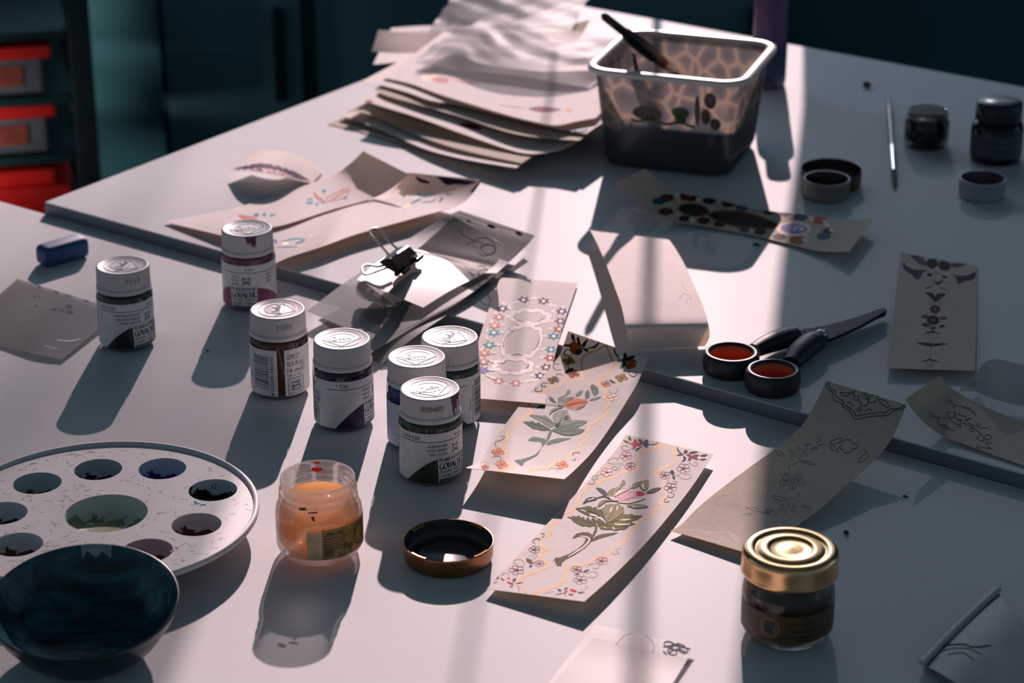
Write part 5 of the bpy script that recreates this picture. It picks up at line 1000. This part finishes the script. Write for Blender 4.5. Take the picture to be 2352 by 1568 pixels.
def well_mat(name, pc_, thr, tint=None, d=.0090, r_=.0123):
    """pale well with dried paint clinging low down and towards the near side, in ragged splashes"""
    m = bpy.data.materials.new(name); m.use_nodes = True; nd = m.node_tree.nodes; L = m.node_tree.links; b = nd['Principled BSDF']; b.inputs['Roughness'].default_value = .45; b.inputs['Specular IOR Level'].default_value = .15
    tc = nd.new('ShaderNodeTexCoord'); no = nd.new('ShaderNodeTexNoise'); no.inputs['Scale'].default_value = 150; no.inputs['Detail'].default_value = 5; no.inputs['Roughness'].default_value = .62; L.new(tc.outputs['Object'], no.inputs['Vector'])
    dt = nd.new('ShaderNodeVectorMath'); dt.operation = 'DOT_PRODUCT'; dt.inputs[1].default_value = (0, -.55/r_, -.75/d); L.new(tc.outputs['Object'], dt.inputs[0])
    ma = nd.new('ShaderNodeMath'); ma.operation = 'MULTIPLY_ADD'; ma.inputs[1].default_value = 2.2; L.new(no.outputs['Fac'], ma.inputs[0]); L.new(dt.outputs['Value'], ma.inputs[2])
    r = nd.new('ShaderNodeMapRange'); r.inputs[1].default_value = thr+.95; r.inputs[2].default_value = thr+1.01; L.new(ma.outputs[0], r.inputs[0])
    mx = nd.new('ShaderNodeMixRGB'); mx.inputs[1].default_value = tuple(min(.9, c*1.45) for c in (tint or (.55, .53, .54)))+(1,); mx.inputs[2].default_value = pc_+(1,); L.new(r.outputs[0], mx.inputs[0]); L.new(mx.outputs[0], b.inputs['Base Color'])
    return m
WM = [well_mat('well_greenish', (.24, .27, .15), .62, (.42, .44, .40), .0085, .0205), well_mat('well_grey', (.07, .09, .09), .55, (.34, .36, .37)), well_mat('well_indigo', (.012, .03, .055), .42, (.40, .38, .39)), well_mat('well_ultramarine', (.015, .03, .16), .34, (.46, .44, .48)), well_mat('well_black', (.010, .006, .012), .10, (.50, .48, .50)), well_mat('well_sienna', (.15, .045, .015), .34, (.60, .52, .53)), well_mat('well_red_brown', (.18, .035, .03), .30, (.56, .42, .44)), well_mat('well_teal', (.02, .08, .09), .4), well_mat('well_brown', (.10, .05, .03), .4), well_mat('well_violet', (.05, .02, .08), .4)]
for (x, y, rx, ry, d), m in zip(wells, WM):
    w = MB(); w.lathe([(rx, 0), (rx*.99, -.0006), (rx*.965, -d*.45), (rx*.90, -d*.75), (rx*.72, -d*.94), (rx*.4, -d*.99), (.0002, -d)], m, 40, smooth=True)
    o = w.build('well', t); o.location = (x, y, PZ)
foot = MB().lathe([(.0270, 0.0002), (.0285, .0), (.0300, .0004), (.0305, PZ-.0002), (.0290, PZ-.0002), (.0280, .0012)], M_pal, 64).build('foot_ring', t)

# ---------------------------------------------------------------- bowl of dark paint, front left
bc_ = P(194, 1366, .0290)
M_bowlp = None
def bowl_paint():
    m = bpy.data.materials.new('dark_teal_paint'); m.use_nodes = True; nd = m.node_tree.nodes; L = m.node_tree.links; b = nd['Principled BSDF']
    tc = nd.new('ShaderNodeTexCoord'); mp = nd.new('ShaderNodeMapping'); mp.inputs['Rotation'].default_value = (0, 0, .6); mp.inputs['Scale'].default_value = (22, 95, 60); L.new(tc.outputs['Object'], mp.inputs[0])
    no = nd.new('ShaderNodeTexNoise'); no.inputs['Scale'].default_value = 1; no.inputs['Detail'].default_value = 6; no.inputs['Distortion'].default_value = 1.6; L.new(mp.outputs[0], no.inputs['Vector'])
    r = nd.new('ShaderNodeValToRGB'); L.new(no.outputs['Fac'], r.inputs[0]); e = r.color_ramp.elements
    e[0].position = .36; e[0].color = (.002, .012, .014, 1); e[1].position = .60; e[1].color = (.010, .085, .115, 1); x = e.new(.70); x.color = (.03, .16, .22, 1); x = e.new(.80); x.color = (.10, .14, .17, 1)
    L.new(r.outputs[0], b.inputs['Base Color']); b.inputs['Roughness'].default_value = .34
    bp = nd.new('ShaderNodeBump'); bp.inputs['Strength'].default_value = .5; bp.inputs['Distance'].default_value = .0012; L.new(no.outputs['Fac'], bp.inputs['Height']); L.new(bp.outputs[0], b.inputs['Normal'])
    return m
M_bowlp = bowl_paint(); M_bowlo = mat('dark_bowl_glaze', (.004, .014, .018), rough=.3, var=.2)
bc_.z = TZ+.0039
t = thing('paint_bowl', 'dark bowl smeared inside with black-teal paint, lower left corner', 'bowl', bc_); t.rotation_euler = (radians(8), 0, 0)
MB().lathe([(.0002, .0014), (.020, .0014), (.024, 0), (.027, .0006), (.034, .007), (.0400, .0165), (.0428, .0228), (.0432, .0240), (.0430, .0246), (.0424, .0247)], M_bowlo, 96).build('bowl_shell', t)
MB().lathe([(.0424, .0247), (.0418, .0240), (.0395, .0195), (.0340, .0112), (.0270, .0062), (.0180, .0044), (.0002, .0040)], M_bowlp, 96).build('paint_film', t)

mb = MB(); fz = lambda r: .0195+(r-.0395)/(.0418-.0395)*.0045 if r < .0418 else .0240+(r-.0418)*1.1
mb.fill([(2.98+.34*i/10, .04225) for i in range(11)]+[(3.32-.34*i/6, .0392+.0007*((i*5) % 3)) for i in range(7)], lambda p: Vector((p[1]*sin(p[0]), -p[1]*cos(p[0]), fz(p[1])+.0004)), mat('bare_bowl_glaze', (.34, .36, .38), rough=.4, var=.3, scale=200), None)
mb.build('bare_patch', t)
# ---------------------------------------------------------------- blue eraser
e0, e1 = P(95, 590, 0.006), P(192, 566, .006); ec = (e0+e1)/2; ec.z = TZ
er = MB().box((0, 0, .0068), (.0335, .0150, .0136), mat('blue_rubber', (.010, .055, .165), rough=.55, var=.12, scale=90, bump=.06), bev=.0046)
o = er.build('eraser', None); o.location = ec; o.rotation_euler = (0, 0, atan2(e1.y-e0.y, e1.x-e0.x)+.10)
tag(o, 'dark blue rubber eraser at the left edge behind the black-paint jar', 'eraser')

# ---------------------------------------------------------------- scissors
M_grip = mat('black_grip_plastic', (.010, .016, .020), rough=.5, var=.15, scale=200, bump=.15, bscale=900); M_orng = mat('orange_grip_insert', (.62, .10, .02), rough=.45, var=.08); M_blade = mat('dark_blade_steel', (.016, .028, .034), rough=.6, metal=0., var=.15, scale=60, spec=.12)
sc = P(1875, 768, STEP+.006); sc.z = TZ+STEP
t = thing('scissors', 'closed scissors with black handles and orange finger rings', 'scissors', sc)
def gl(u, v, z): return P(u, v, STEP+z)-sc
def ring_handle(cu, cv, ru, ang, arm, zt=.0125):
    c = gl(cu, cv, zt); e = gl(cu+ru, cv, zt); a = (e-c).length; b_ = a*.98
    n = 48; prof_o = [(0, .0022), (.0010, .0006), (.0028, .0), (.0042, .0018), (.0048, zt*.5), (.0044, zt-.0022), (.0034, zt-.0003), (.0019, zt), (.0008, zt-.0014), (0, zt-.004)]
    ri_a, ri_b = a-.0048, b_-.0048; mb = MB(); rows = []
    for w_, z in prof_o: rows.append([Vector((c.x+(ri_a+w_)*cos(2*pi*i/n)*1.0, c.y+(ri_b+w_)*sin(2*pi*i/n), z)) for i in range(n)])
    mb.grid(rows, M_grip, True, True)
    pts = [gl(*p) for p in arm[0]]; q = cr([Vector((p.x, p.y, z)) for p, z in zip(pts, arm[1])], 6); rr = cr([Vector((r, 0)) for r in arm[2]], 6)
    mb.tube(q, [r.x for r in rr], M_grip, 14, True, .8)
    h = mb.build('handle', t); m2 = MB(); rows = []
    for w_, z in ((.0003, .0018), (-.0009, .0026), (-.0012, zt*.5), (-.0009, zt-.0038), (.0004, zt-.0022), (.0014, zt-.0010)): rows.append([Vector((c.x+(ri_a+w_)*cos(2*pi*i/n), c.y+(ri_b+w_)*sin(2*pi*i/n), z)) for i in range(n)])
    m2.grid(rows, M_orng, True, True); o = m2.build('ring_insert', h); o['label'] = 'orange lining of the finger ring'
ring_handle(1680, 806, 66, 0, ([(1733, 800, .008), (1762, 789, .008), (1798, 776, .008), (1828, 768, .008)], [.0068, .0076, .0076, .0076], [.0050, .0064, .0072, .0066]))
ring_handle(1776, 846, 65, 0, ([(1818, 828, .008), (1838, 808, .008), (1860, 790, .008), (1878, 780, .008)], [.0062, .0076, .0080, .0080], [.0055, .0074, .0078, .0066]))
def blade(poly, z0, z1):
    p = [gl(u, v, z0) for u, v in poly]; p = [(q.x, q.y) for q in p]
    MB().prism(p, z0, z1, M_blade, .0005).build('blade', t)
blade([(1820, 772), (1846, 762), (1880, 759), (1960, 737), (2028, 713), (2037, 718), (2034, 726), (1970, 752), (1900, 784), (1872, 792)], .0036, .0058)
blade([(1846, 768), (1872, 758), (1900, 754), (1970, 734), (2030, 716), (2035, 722), (1975, 756), (1912, 784), (1880, 790)], .0062, .0084)
q = gl(1886, 769, .0084); mb = MB().lathe([(.0002, .0112), (.0020, .0112), (.0034, .0104), (.0038, .0094), (.0038, .0082)], M_steel, 24, (q.x, q.y, 0)); mb.box((q.x, q.y, .0112), (.0056, .0009, .0006), M_black, .5); mb.build('pivot_screw', t)

# ---------------------------------------------------------------- binder clip on the tracing sheets
A, B = P(884, 598, .0360), P(926, 567, .0360); Cc, D = P(918, 628, .0250), P(961, 590, .0250)
bc0 = (A+B+Cc+D)/4; bo = Vector((bc0.x, bc0.y, bc0.z-.0085))
t = thing('binder_clip', 'black binder clip with steel wire arms pinching the tracing sheets', 'binder clip', bo)
M_clip = mat('black_spring_steel', (.006, .008, .010), rough=.28, var=.1)
loc = lambda p: p-bo
ax = (B-A).normalized(); dn = Vector((0, 0, -1)); jaw = ((Cc+D)/2-(A+B)/2)
Wd = (B-A).length; mb = MB()
def cross(k):  # body cross-section: closed triangular spring with curled lips
    s0 = loc(A.lerp(B, k)); e = loc(Cc.lerp(D, k)); d = (e-s0); up = Vector((0, 0, 1)); nrm = ax.cross(d).normalized(); nrm = nrm if nrm.z > 0 else -nrm
    return [e+nrm*.0022, e+nrm*.0010-d*.03, s0.lerp(e, .5)+nrm*.0030, s0+nrm*.0042, s0-d*.05+nrm*.0030, s0-d*.05-nrm*.0030, s0-nrm*.0044, s0.lerp(e, .5)-nrm*.0034, e-nrm*.0018-d*.03, e-nrm*.0032]
mb.grid([cross(k/10) for k in range(11)], M_clip, False); mb.add(cross(0), [tuple(range(10))], M_clip, False); mb.add(cross(1), [tuple(range(10))[::-1]], M_clip, False)
for sg in (1, -1):
    d = (loc((Cc+D)/2)-loc((A+B)/2)).normalized(); nrm = ax.cross(d).normalized(); nrm = nrm if nrm.z > 0 else -nrm
    a0 = loc(Cc)+nrm*.0026*sg; a1 = loc(D)+nrm*.0026*sg
    for k0, k1 in ((0, .28), (.72, 1.)): mb.tube([a0.lerp(a1, k0), a0.lerp(a1, k1)], .0015, M_clip, 8)
mb.build('clip_body', t)
wz = lambda L_: [loc(P(*p)) for p in L_]
MB().tube(cr(wz([(893, 585, .0385), (880, 570, .0430), (862, 550, .0470), (850, 536, .0490), (853, 527, .0500), (864, 524, .0500), (873, 528, .0490), (886, 544, .0460), (902, 562, .0420), (914, 572, .0390)]), 5), .00075, M_steel, 8).build('wire_arm', t)
MB().tube(cr(wz([(890, 606, .029), (868, 612, .0285), (846, 608, .0290), (833, 613, .0290), (832, 622, .0285), (838, 630, .0280), (856, 626, .0275), (884, 616, .0275), (905, 610, .027)]), 5), .00075, M_steel, 8).build('wire_arm', t)

# ---------------------------------------------------------------- water tub with brushes
TC = Vector((.1213, 1.6090, TZ+STEP)); TR_ = radians(-19); TH = .0725
def rrect(w, d, r, z, n=8):
    out = []
    for cx, cy, a0 in ((w/2-r, d/2-r, 0), (-w/2+r, d/2-r, 90), (-w/2+r, -d/2+r, 180), (w/2-r, -d/2+r, 270)):
        for i in range(n+1): a = radians(a0+90*i/n); out.append(Vector((cx+r*cos(a), cy+r*sin(a), z)))
    # keep points running evenly along the straight sides
    res = []
    for i, p in enumerate(out):
        q = out[(i+1) % len(out)]; k = 8 if (q-p).length > .02 else 1
        for j in range(k): res.append(p.lerp(q, j/k))
    return res
def tub_mat():
    m = bpy.data.materials.new('pebble_print_plastic'); m.use_nodes = True; nd = m.node_tree.nodes; L = m.node_tree.links; nd.remove(nd['Principled BSDF'])
    tc = nd.new('ShaderNodeTexCoord'); sp = nd.new('ShaderNodeSeparateXYZ'); L.new(tc.outputs['Object'], sp.inputs[0])
    mp = nd.new('ShaderNodeMapping'); mp.inputs['Scale'].default_value = (70, 70, 55); L.new(tc.outputs['Object'], mp.inputs[0])
    vo = nd.new('ShaderNodeTexVoronoi'); vo.feature = 'DISTANCE_TO_EDGE'; vo.inputs['Scale'].default_value = 1; L.new(mp.outputs[0], vo.inputs['Vector'])
    no = nd.new('ShaderNodeTexNoise'); no.inputs['Scale'].default_value = 35; L.new(tc.outputs['Object'], no.inputs['Vector'])
    r = nd.new('ShaderNodeValToRGB'); L.new(vo.outputs['Distance'], r.inputs[0]); e = r.color_ramp.elements
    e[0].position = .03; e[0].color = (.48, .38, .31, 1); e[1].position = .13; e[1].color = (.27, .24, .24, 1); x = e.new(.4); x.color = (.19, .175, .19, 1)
    # the print stops above the lower wall (a wavy hem), the foot's dark colour stands for unlit water behind
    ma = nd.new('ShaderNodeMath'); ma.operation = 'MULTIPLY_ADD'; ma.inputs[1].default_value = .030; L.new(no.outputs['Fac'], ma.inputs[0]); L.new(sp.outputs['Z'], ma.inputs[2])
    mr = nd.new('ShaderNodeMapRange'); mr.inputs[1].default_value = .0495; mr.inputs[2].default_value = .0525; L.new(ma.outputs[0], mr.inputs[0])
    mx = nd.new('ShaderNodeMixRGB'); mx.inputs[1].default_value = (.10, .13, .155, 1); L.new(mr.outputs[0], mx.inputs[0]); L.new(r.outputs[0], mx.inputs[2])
    D = nd.new('ShaderNodeBsdfDiffuse'); T = nd.new('ShaderNodeBsdfTranslucent'); L.new(mx.outputs[0], D.inputs[0]); L.new(mx.outputs[0], T.inputs[0])
    a = nd.new('ShaderNodeMixShader'); a.inputs[0].default_value = .62; L.new(D.outputs[0], a.inputs[1]); L.new(T.outputs[0], a.inputs[2])
    tr = nd.new('ShaderNodeBsdfTransparent'); b = nd.new('ShaderNodeMixShader'); b.inputs[0].default_value = .12; L.new(a.outputs[0], b.inputs[1]); L.new(tr.outputs[0], b.inputs[2])
    G = nd.new('ShaderNodeBsdfGlossy'); G.inputs['Roughness'].default_value = .25; c = nd.new('ShaderNodeMixShader'); c.inputs[0].default_value = .05; L.new(b.outputs[0], c.inputs[1]); L.new(G.outputs[0], c.inputs[2])
    L.new(c.outputs[0], nd['Material Output'].inputs[0]); return m
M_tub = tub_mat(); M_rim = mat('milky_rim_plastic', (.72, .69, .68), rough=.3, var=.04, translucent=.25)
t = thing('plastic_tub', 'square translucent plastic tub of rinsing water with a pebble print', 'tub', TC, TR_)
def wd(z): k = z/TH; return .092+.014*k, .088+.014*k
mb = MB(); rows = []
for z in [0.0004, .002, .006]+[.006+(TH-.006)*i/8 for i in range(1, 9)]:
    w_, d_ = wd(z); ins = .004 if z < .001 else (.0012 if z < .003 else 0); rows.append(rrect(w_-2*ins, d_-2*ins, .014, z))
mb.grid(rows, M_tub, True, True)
rows = []
for z in [TH-(TH-.006)*i/8 for i in range(9)]: w_, d_ = wd(z); rows.append(rrect(w_-.0018, d_-.0018, .0131, z))
mb.grid(rows, M_tub, True, True); mb.add(rrect(.084, .080, .012, .0004), [tuple(range(68))], M_tub, False) if len(rrect(.084, .080, .012, .0004)) == 68 else None
mb.build('tub_wall', t)
mb = MB(); rows = []
for o_, z in ((-.0014, TH-.0005), (-.0016, TH+.0008), (0, TH+.0018), (.0034, TH+.0020), (.0052, TH+.0012), (.0056, TH-.0006), (.0050, TH-.0024), (.0040, TH-.0026), (.0042, TH-.0008), (0, TH-.0002)): w_, d_ = wd(TH); rows.append(rrect(w_+2*o_, d_+2*o_, .014+o_, z))
mb.grid(rows, M_rim, True, True); mb.build('rim', t)
M_water = mat('grey_rinse_water', (.055, .075, .085), rough=.06, var=.2, scale=20)
w_, d_ = wd(.034); mb = MB(); rows = [rrect(.084, .080, .012, .003), rrect(w_-.004, d_-.004, .012, .034)]
mb.grid(rows, M_water, True, True); k = len(rows[1]); mb.add(rows[1], [tuple(range(k))], M_water, False); mb.add(rows[0], [tuple(range(k))[::-1]], M_water, False); mb.build('rinse_water', t)
# printed motifs on the front wall: dark-green cap shapes and a darker column
mb = MB(); M_prg = mat('print_green', (.05, .10, .04), var=.4, scale=200); M_prb = mat('print_brown', (.10, .07, .06), var=.4, scale=200)
def wallp(p, off=.0002): w_, d_ = wd(p[1]); return Vector((p[0], -d_/2-off, p[1]))
for x, z, rx, rz_ in ((.012, .047, .0065, .0045), (.012, .042, .0045, .003), (-.012, .044, .011, .0055)): mb.fill([(x+rx*cos(2*pi*i/14), z+rz_*sin(2*pi*i/14)) for i in range(14)], wallp, M_prg if x > 0 else M_prb, None)
for x, z, rx, rz_ in ((.033, .058, .0045, .006), (.030, .046, .0035, .006), (.037, .041, .004, .0045), (.034, .028, .004, .0035), (.024, .050, .002, .011)): mb.fill([(x+rx*cos(2*pi*i/14), z+rz_*sin(2*pi*i/14)) for i in range(14)], wallp, M_prb, None)
mb.ribbon([(-.024+i*.0042, .0385-.0012*sin(i*1.3)) for i in range(12)], .0022, wallp, M_prg)
mb.build('printed_motif', t)
# brush standing in the tub
def stick(name, lab, pts, cat='brush'):
    p0 = pts[0][1][0].copy(); t = thing(name, lab, cat, min((q for s_ in pts for q in s_[1]), key=lambda q: q.z))
    for nm, q, r, m in pts: MB().tube([x-t.location for x in q], r, m, 12).build(nm, t)
    return t
M_bh = mat('black_lacquer', (.004, .012, .016), rough=.25, var=.1); M_redb = mat('red_collar', (.30, .020, .015), rough=.35, var=.1); M_bris = mat('dark_bristle', (.03, .03, .025), rough=.8, var=.4, scale=300)
b0, b1 = P(1330, -8, .150), P(1576, 186, .040); L_ = lambda k: b0.lerp(b1, k)
stick('paint_brush', 'thick black paintbrush with a red collar leaning in the plastic tub', [('handle', [L_(.20), L_(.22), L_(.38), L_(.46), L_(.66), L_(.70)], [.0012, .0028, .0030, .0052, .0054, .0040], M_bh), ('collar', [L_(.695), L_(.72), L_(.765)], [.0041, .0043, .0040], M_redb), ('ferrule', [L_(.765), L_(.80), L_(.92)], [.0040, .0038, .0034], M_steel), ('bristles', [L_(.92), L_(.96), L_(1.0), L_(1.04)], [.0034, .0036, .0026, .0008], M_bris)])
b0, b1 = P(1455, 122, .074), P(1470, 205, .038); L_ = lambda k: b0.lerp(b1, k)
stick('paint_brush', 'thin dark brush stub standing inside the tub against its left wall', [('handle', [L_(.12), L_(.5), L_(1.0)], [.0016, .0015, .0012], M_bh), ('handle_tip', [L_(0), L_(.06), L_(.12)], [.0010, .0020, .0016], M_steel)])
# ---------------------------------------------------------------- bottle behind the tub
M_pet = clear_glass('violet_bottle_plastic', (.55, .42, .66), .1)
p0 = P(1764, 196, STEP); t = thing('bottle', 'slim violet and blue plastic bottle standing behind the tub', 'bottle', p0, facing(p0))
MB().lathe([(.0002, .0006), (.0115, 0), (.0130, .0010), (.0134, .003), (.0134, .070), (.0125, .076), (.0085, .081), (.0070, .083), (.0070, .090)], mat('violet_bottle', (.16, .10, .22), rough=.25, var=.3, scale=40, translucent=.4), 48).build('bottle_body', t)
MB().lathe([(.0136, .006), (.0137, .0065), (.0137, .034), (.0136, .0345)], mat('navy_bottle_label', (.012, .035, .09), rough=.5, var=.2), 48).build('label', t)
MB().lathe([(.0080, .082), (.0086, .083), (.0086, .096), (.0080, .098), (.0002, .098)], mat('blue_white_cap', (.30, .34, .46)), 32).build('cap', t)
# ---------------------------------------------------------------- thin brush lying at the right
b0, b1 = P(2040, 226, STEP+.0022), P(2056, 434, STEP+.0016); L_ = lambda k: b0.lerp(b1, k)
M_pale = mat('pale_lacquer', (.42, .40, .40), rough=.25, var=.05)
stick('paint_brush', 'thin paintbrush lying beside the small dark glass pot', [('handle_end', [L_(0), L_(.03), L_(.18)], [.0008, .0019, .0021], M_pale), ('handle', [L_(.18), L_(.40), L_(.56)], [.0021, .0019, .0021], mat('grey_lacquer', (.10, .10, .115), rough=.3)), ('ferrule', [L_(.56), L_(.62), L_(.82)], [.0024, .0025, .0020], M_steel), ('bristles', [L_(.82), L_(.90), L_(.97), L_(1.0)], [.0019, .0020, .0013, .0004], M_bris)])
# ---------------------------------------------------------------- small glass pot and black bottle
p0 = P(2126, 333, STEP); t = thing('glass_pot', 'small open glass pot with dark olive dregs, right of the thin brush', 'pot', p0)
MB().lathe([(.0002, .002), (.0125, .0018), (.0135, 0), (.0150, .0006), (.0160, .0040), (.0163, .0180), (.0150, .0205), (.0145, .0215), (.0146, .0262), (.0140, .0270), (.0132, .0262), (.0132, .0215), (.0148, .0185), (.0148, .0060), (.0130, .0042), (.0002, .0040)], clear_glass('pot_glass', (.62, .62, .58), .03), 64).build('glass', t)
MB().lathe([(.0002, .0044), (.0130, .0046), (.0146, .0064), (.0146, .0182), (.0135, .0205), (.0002, .0200)], mat('olive_dregs', (.020, .020, .012), rough=.3, var=.3), 48).build('dregs', t)
p0 = P(2285, 366, STEP); t = thing('ink_bottle', 'black capped bottle with a dark label at the right edge of the far desk', 'bottle', p0, facing(p0))
MB().lathe([(.0002, .001), (.0150, .0), (.0175, .001), (.0185, .004), (.0185, .024), (.0165, .029), (.0125, .031)], mat('black_bottle_glass', (.004, .008, .010), rough=.12, var=.1), 64).build('bottle_body', t)
MB().lathe([(.0120, .0302), (.0162, .0306), (.0164, .0312), (.0160, .0430), (.0150, .0440), (.0002, .0440)], mat('black_cap_plastic', (.008, .010, .014), rough=.3, var=.1), 64, mod=lambda r, z, a: r-.0002*(.5+.5*cos(a*40)) if .0313 < z < .0428 else r).build('cap', t)
mb = MB(); label_patch(mb, cyl(.01856), -22, 24, 6, 22, mat('slate_label', (.055, .065, .08), rough=.5, var=.2), 40); mb.ribbon([(-16+i*2, 17) for i in range(16)], .6, cyl(.0186), M_ink); mb.ribbon([(-14+i*2, 12) for i in range(12)], .5, cyl(.0186), M_ink); mb.build('label', t)
# ---------------------------------------------------------------- crumbs on the desks
M_crumb = mat('grey_crumb', (.045, .05, .05), rough=.8, var=.4, scale=400)
def crumb(u, v, L_, a, lab, z=0., r=.0007, curl=.3):
    p = P(u, v, z); mb = MB(); pts = [(L_*(i/5-.5), curl*L_*sin(i*1.1), r*.9+r*.3*(i % 2)) for i in range(6)]
    mb.tube(pts, [r*.6, r, r*1.1, r, r*.9, r*.4], M_crumb, 7); o = mb.build('eraser_crumb'); o.location = p; o.rotation_euler = (0, 0, a); tag(o, lab, 'crumb', 'eraser crumbs on the desks')
crumb(1944, 1226, .0022, .2, 'dark eraser crumb on the bare desk behind the gold-lidded jar', r=.0009)
crumb(2080, 1141, .0030, .1, 'thin curled eraser crumb on the bare desk right of the outline strip', r=.0004)
crumb(1738, 564, .0052, -.3, 'dark sliver of rubber under the medallion strip', STEP, .0008, .1)
crumb(1992, 201, .0045, .5, 'dark crumb at the back of the far desk behind the thin brush', STEP, .0022)
crumb(477, 806, .0016, .1, 'tiny crumb on the desk in front of the lilac jar', r=.0004)
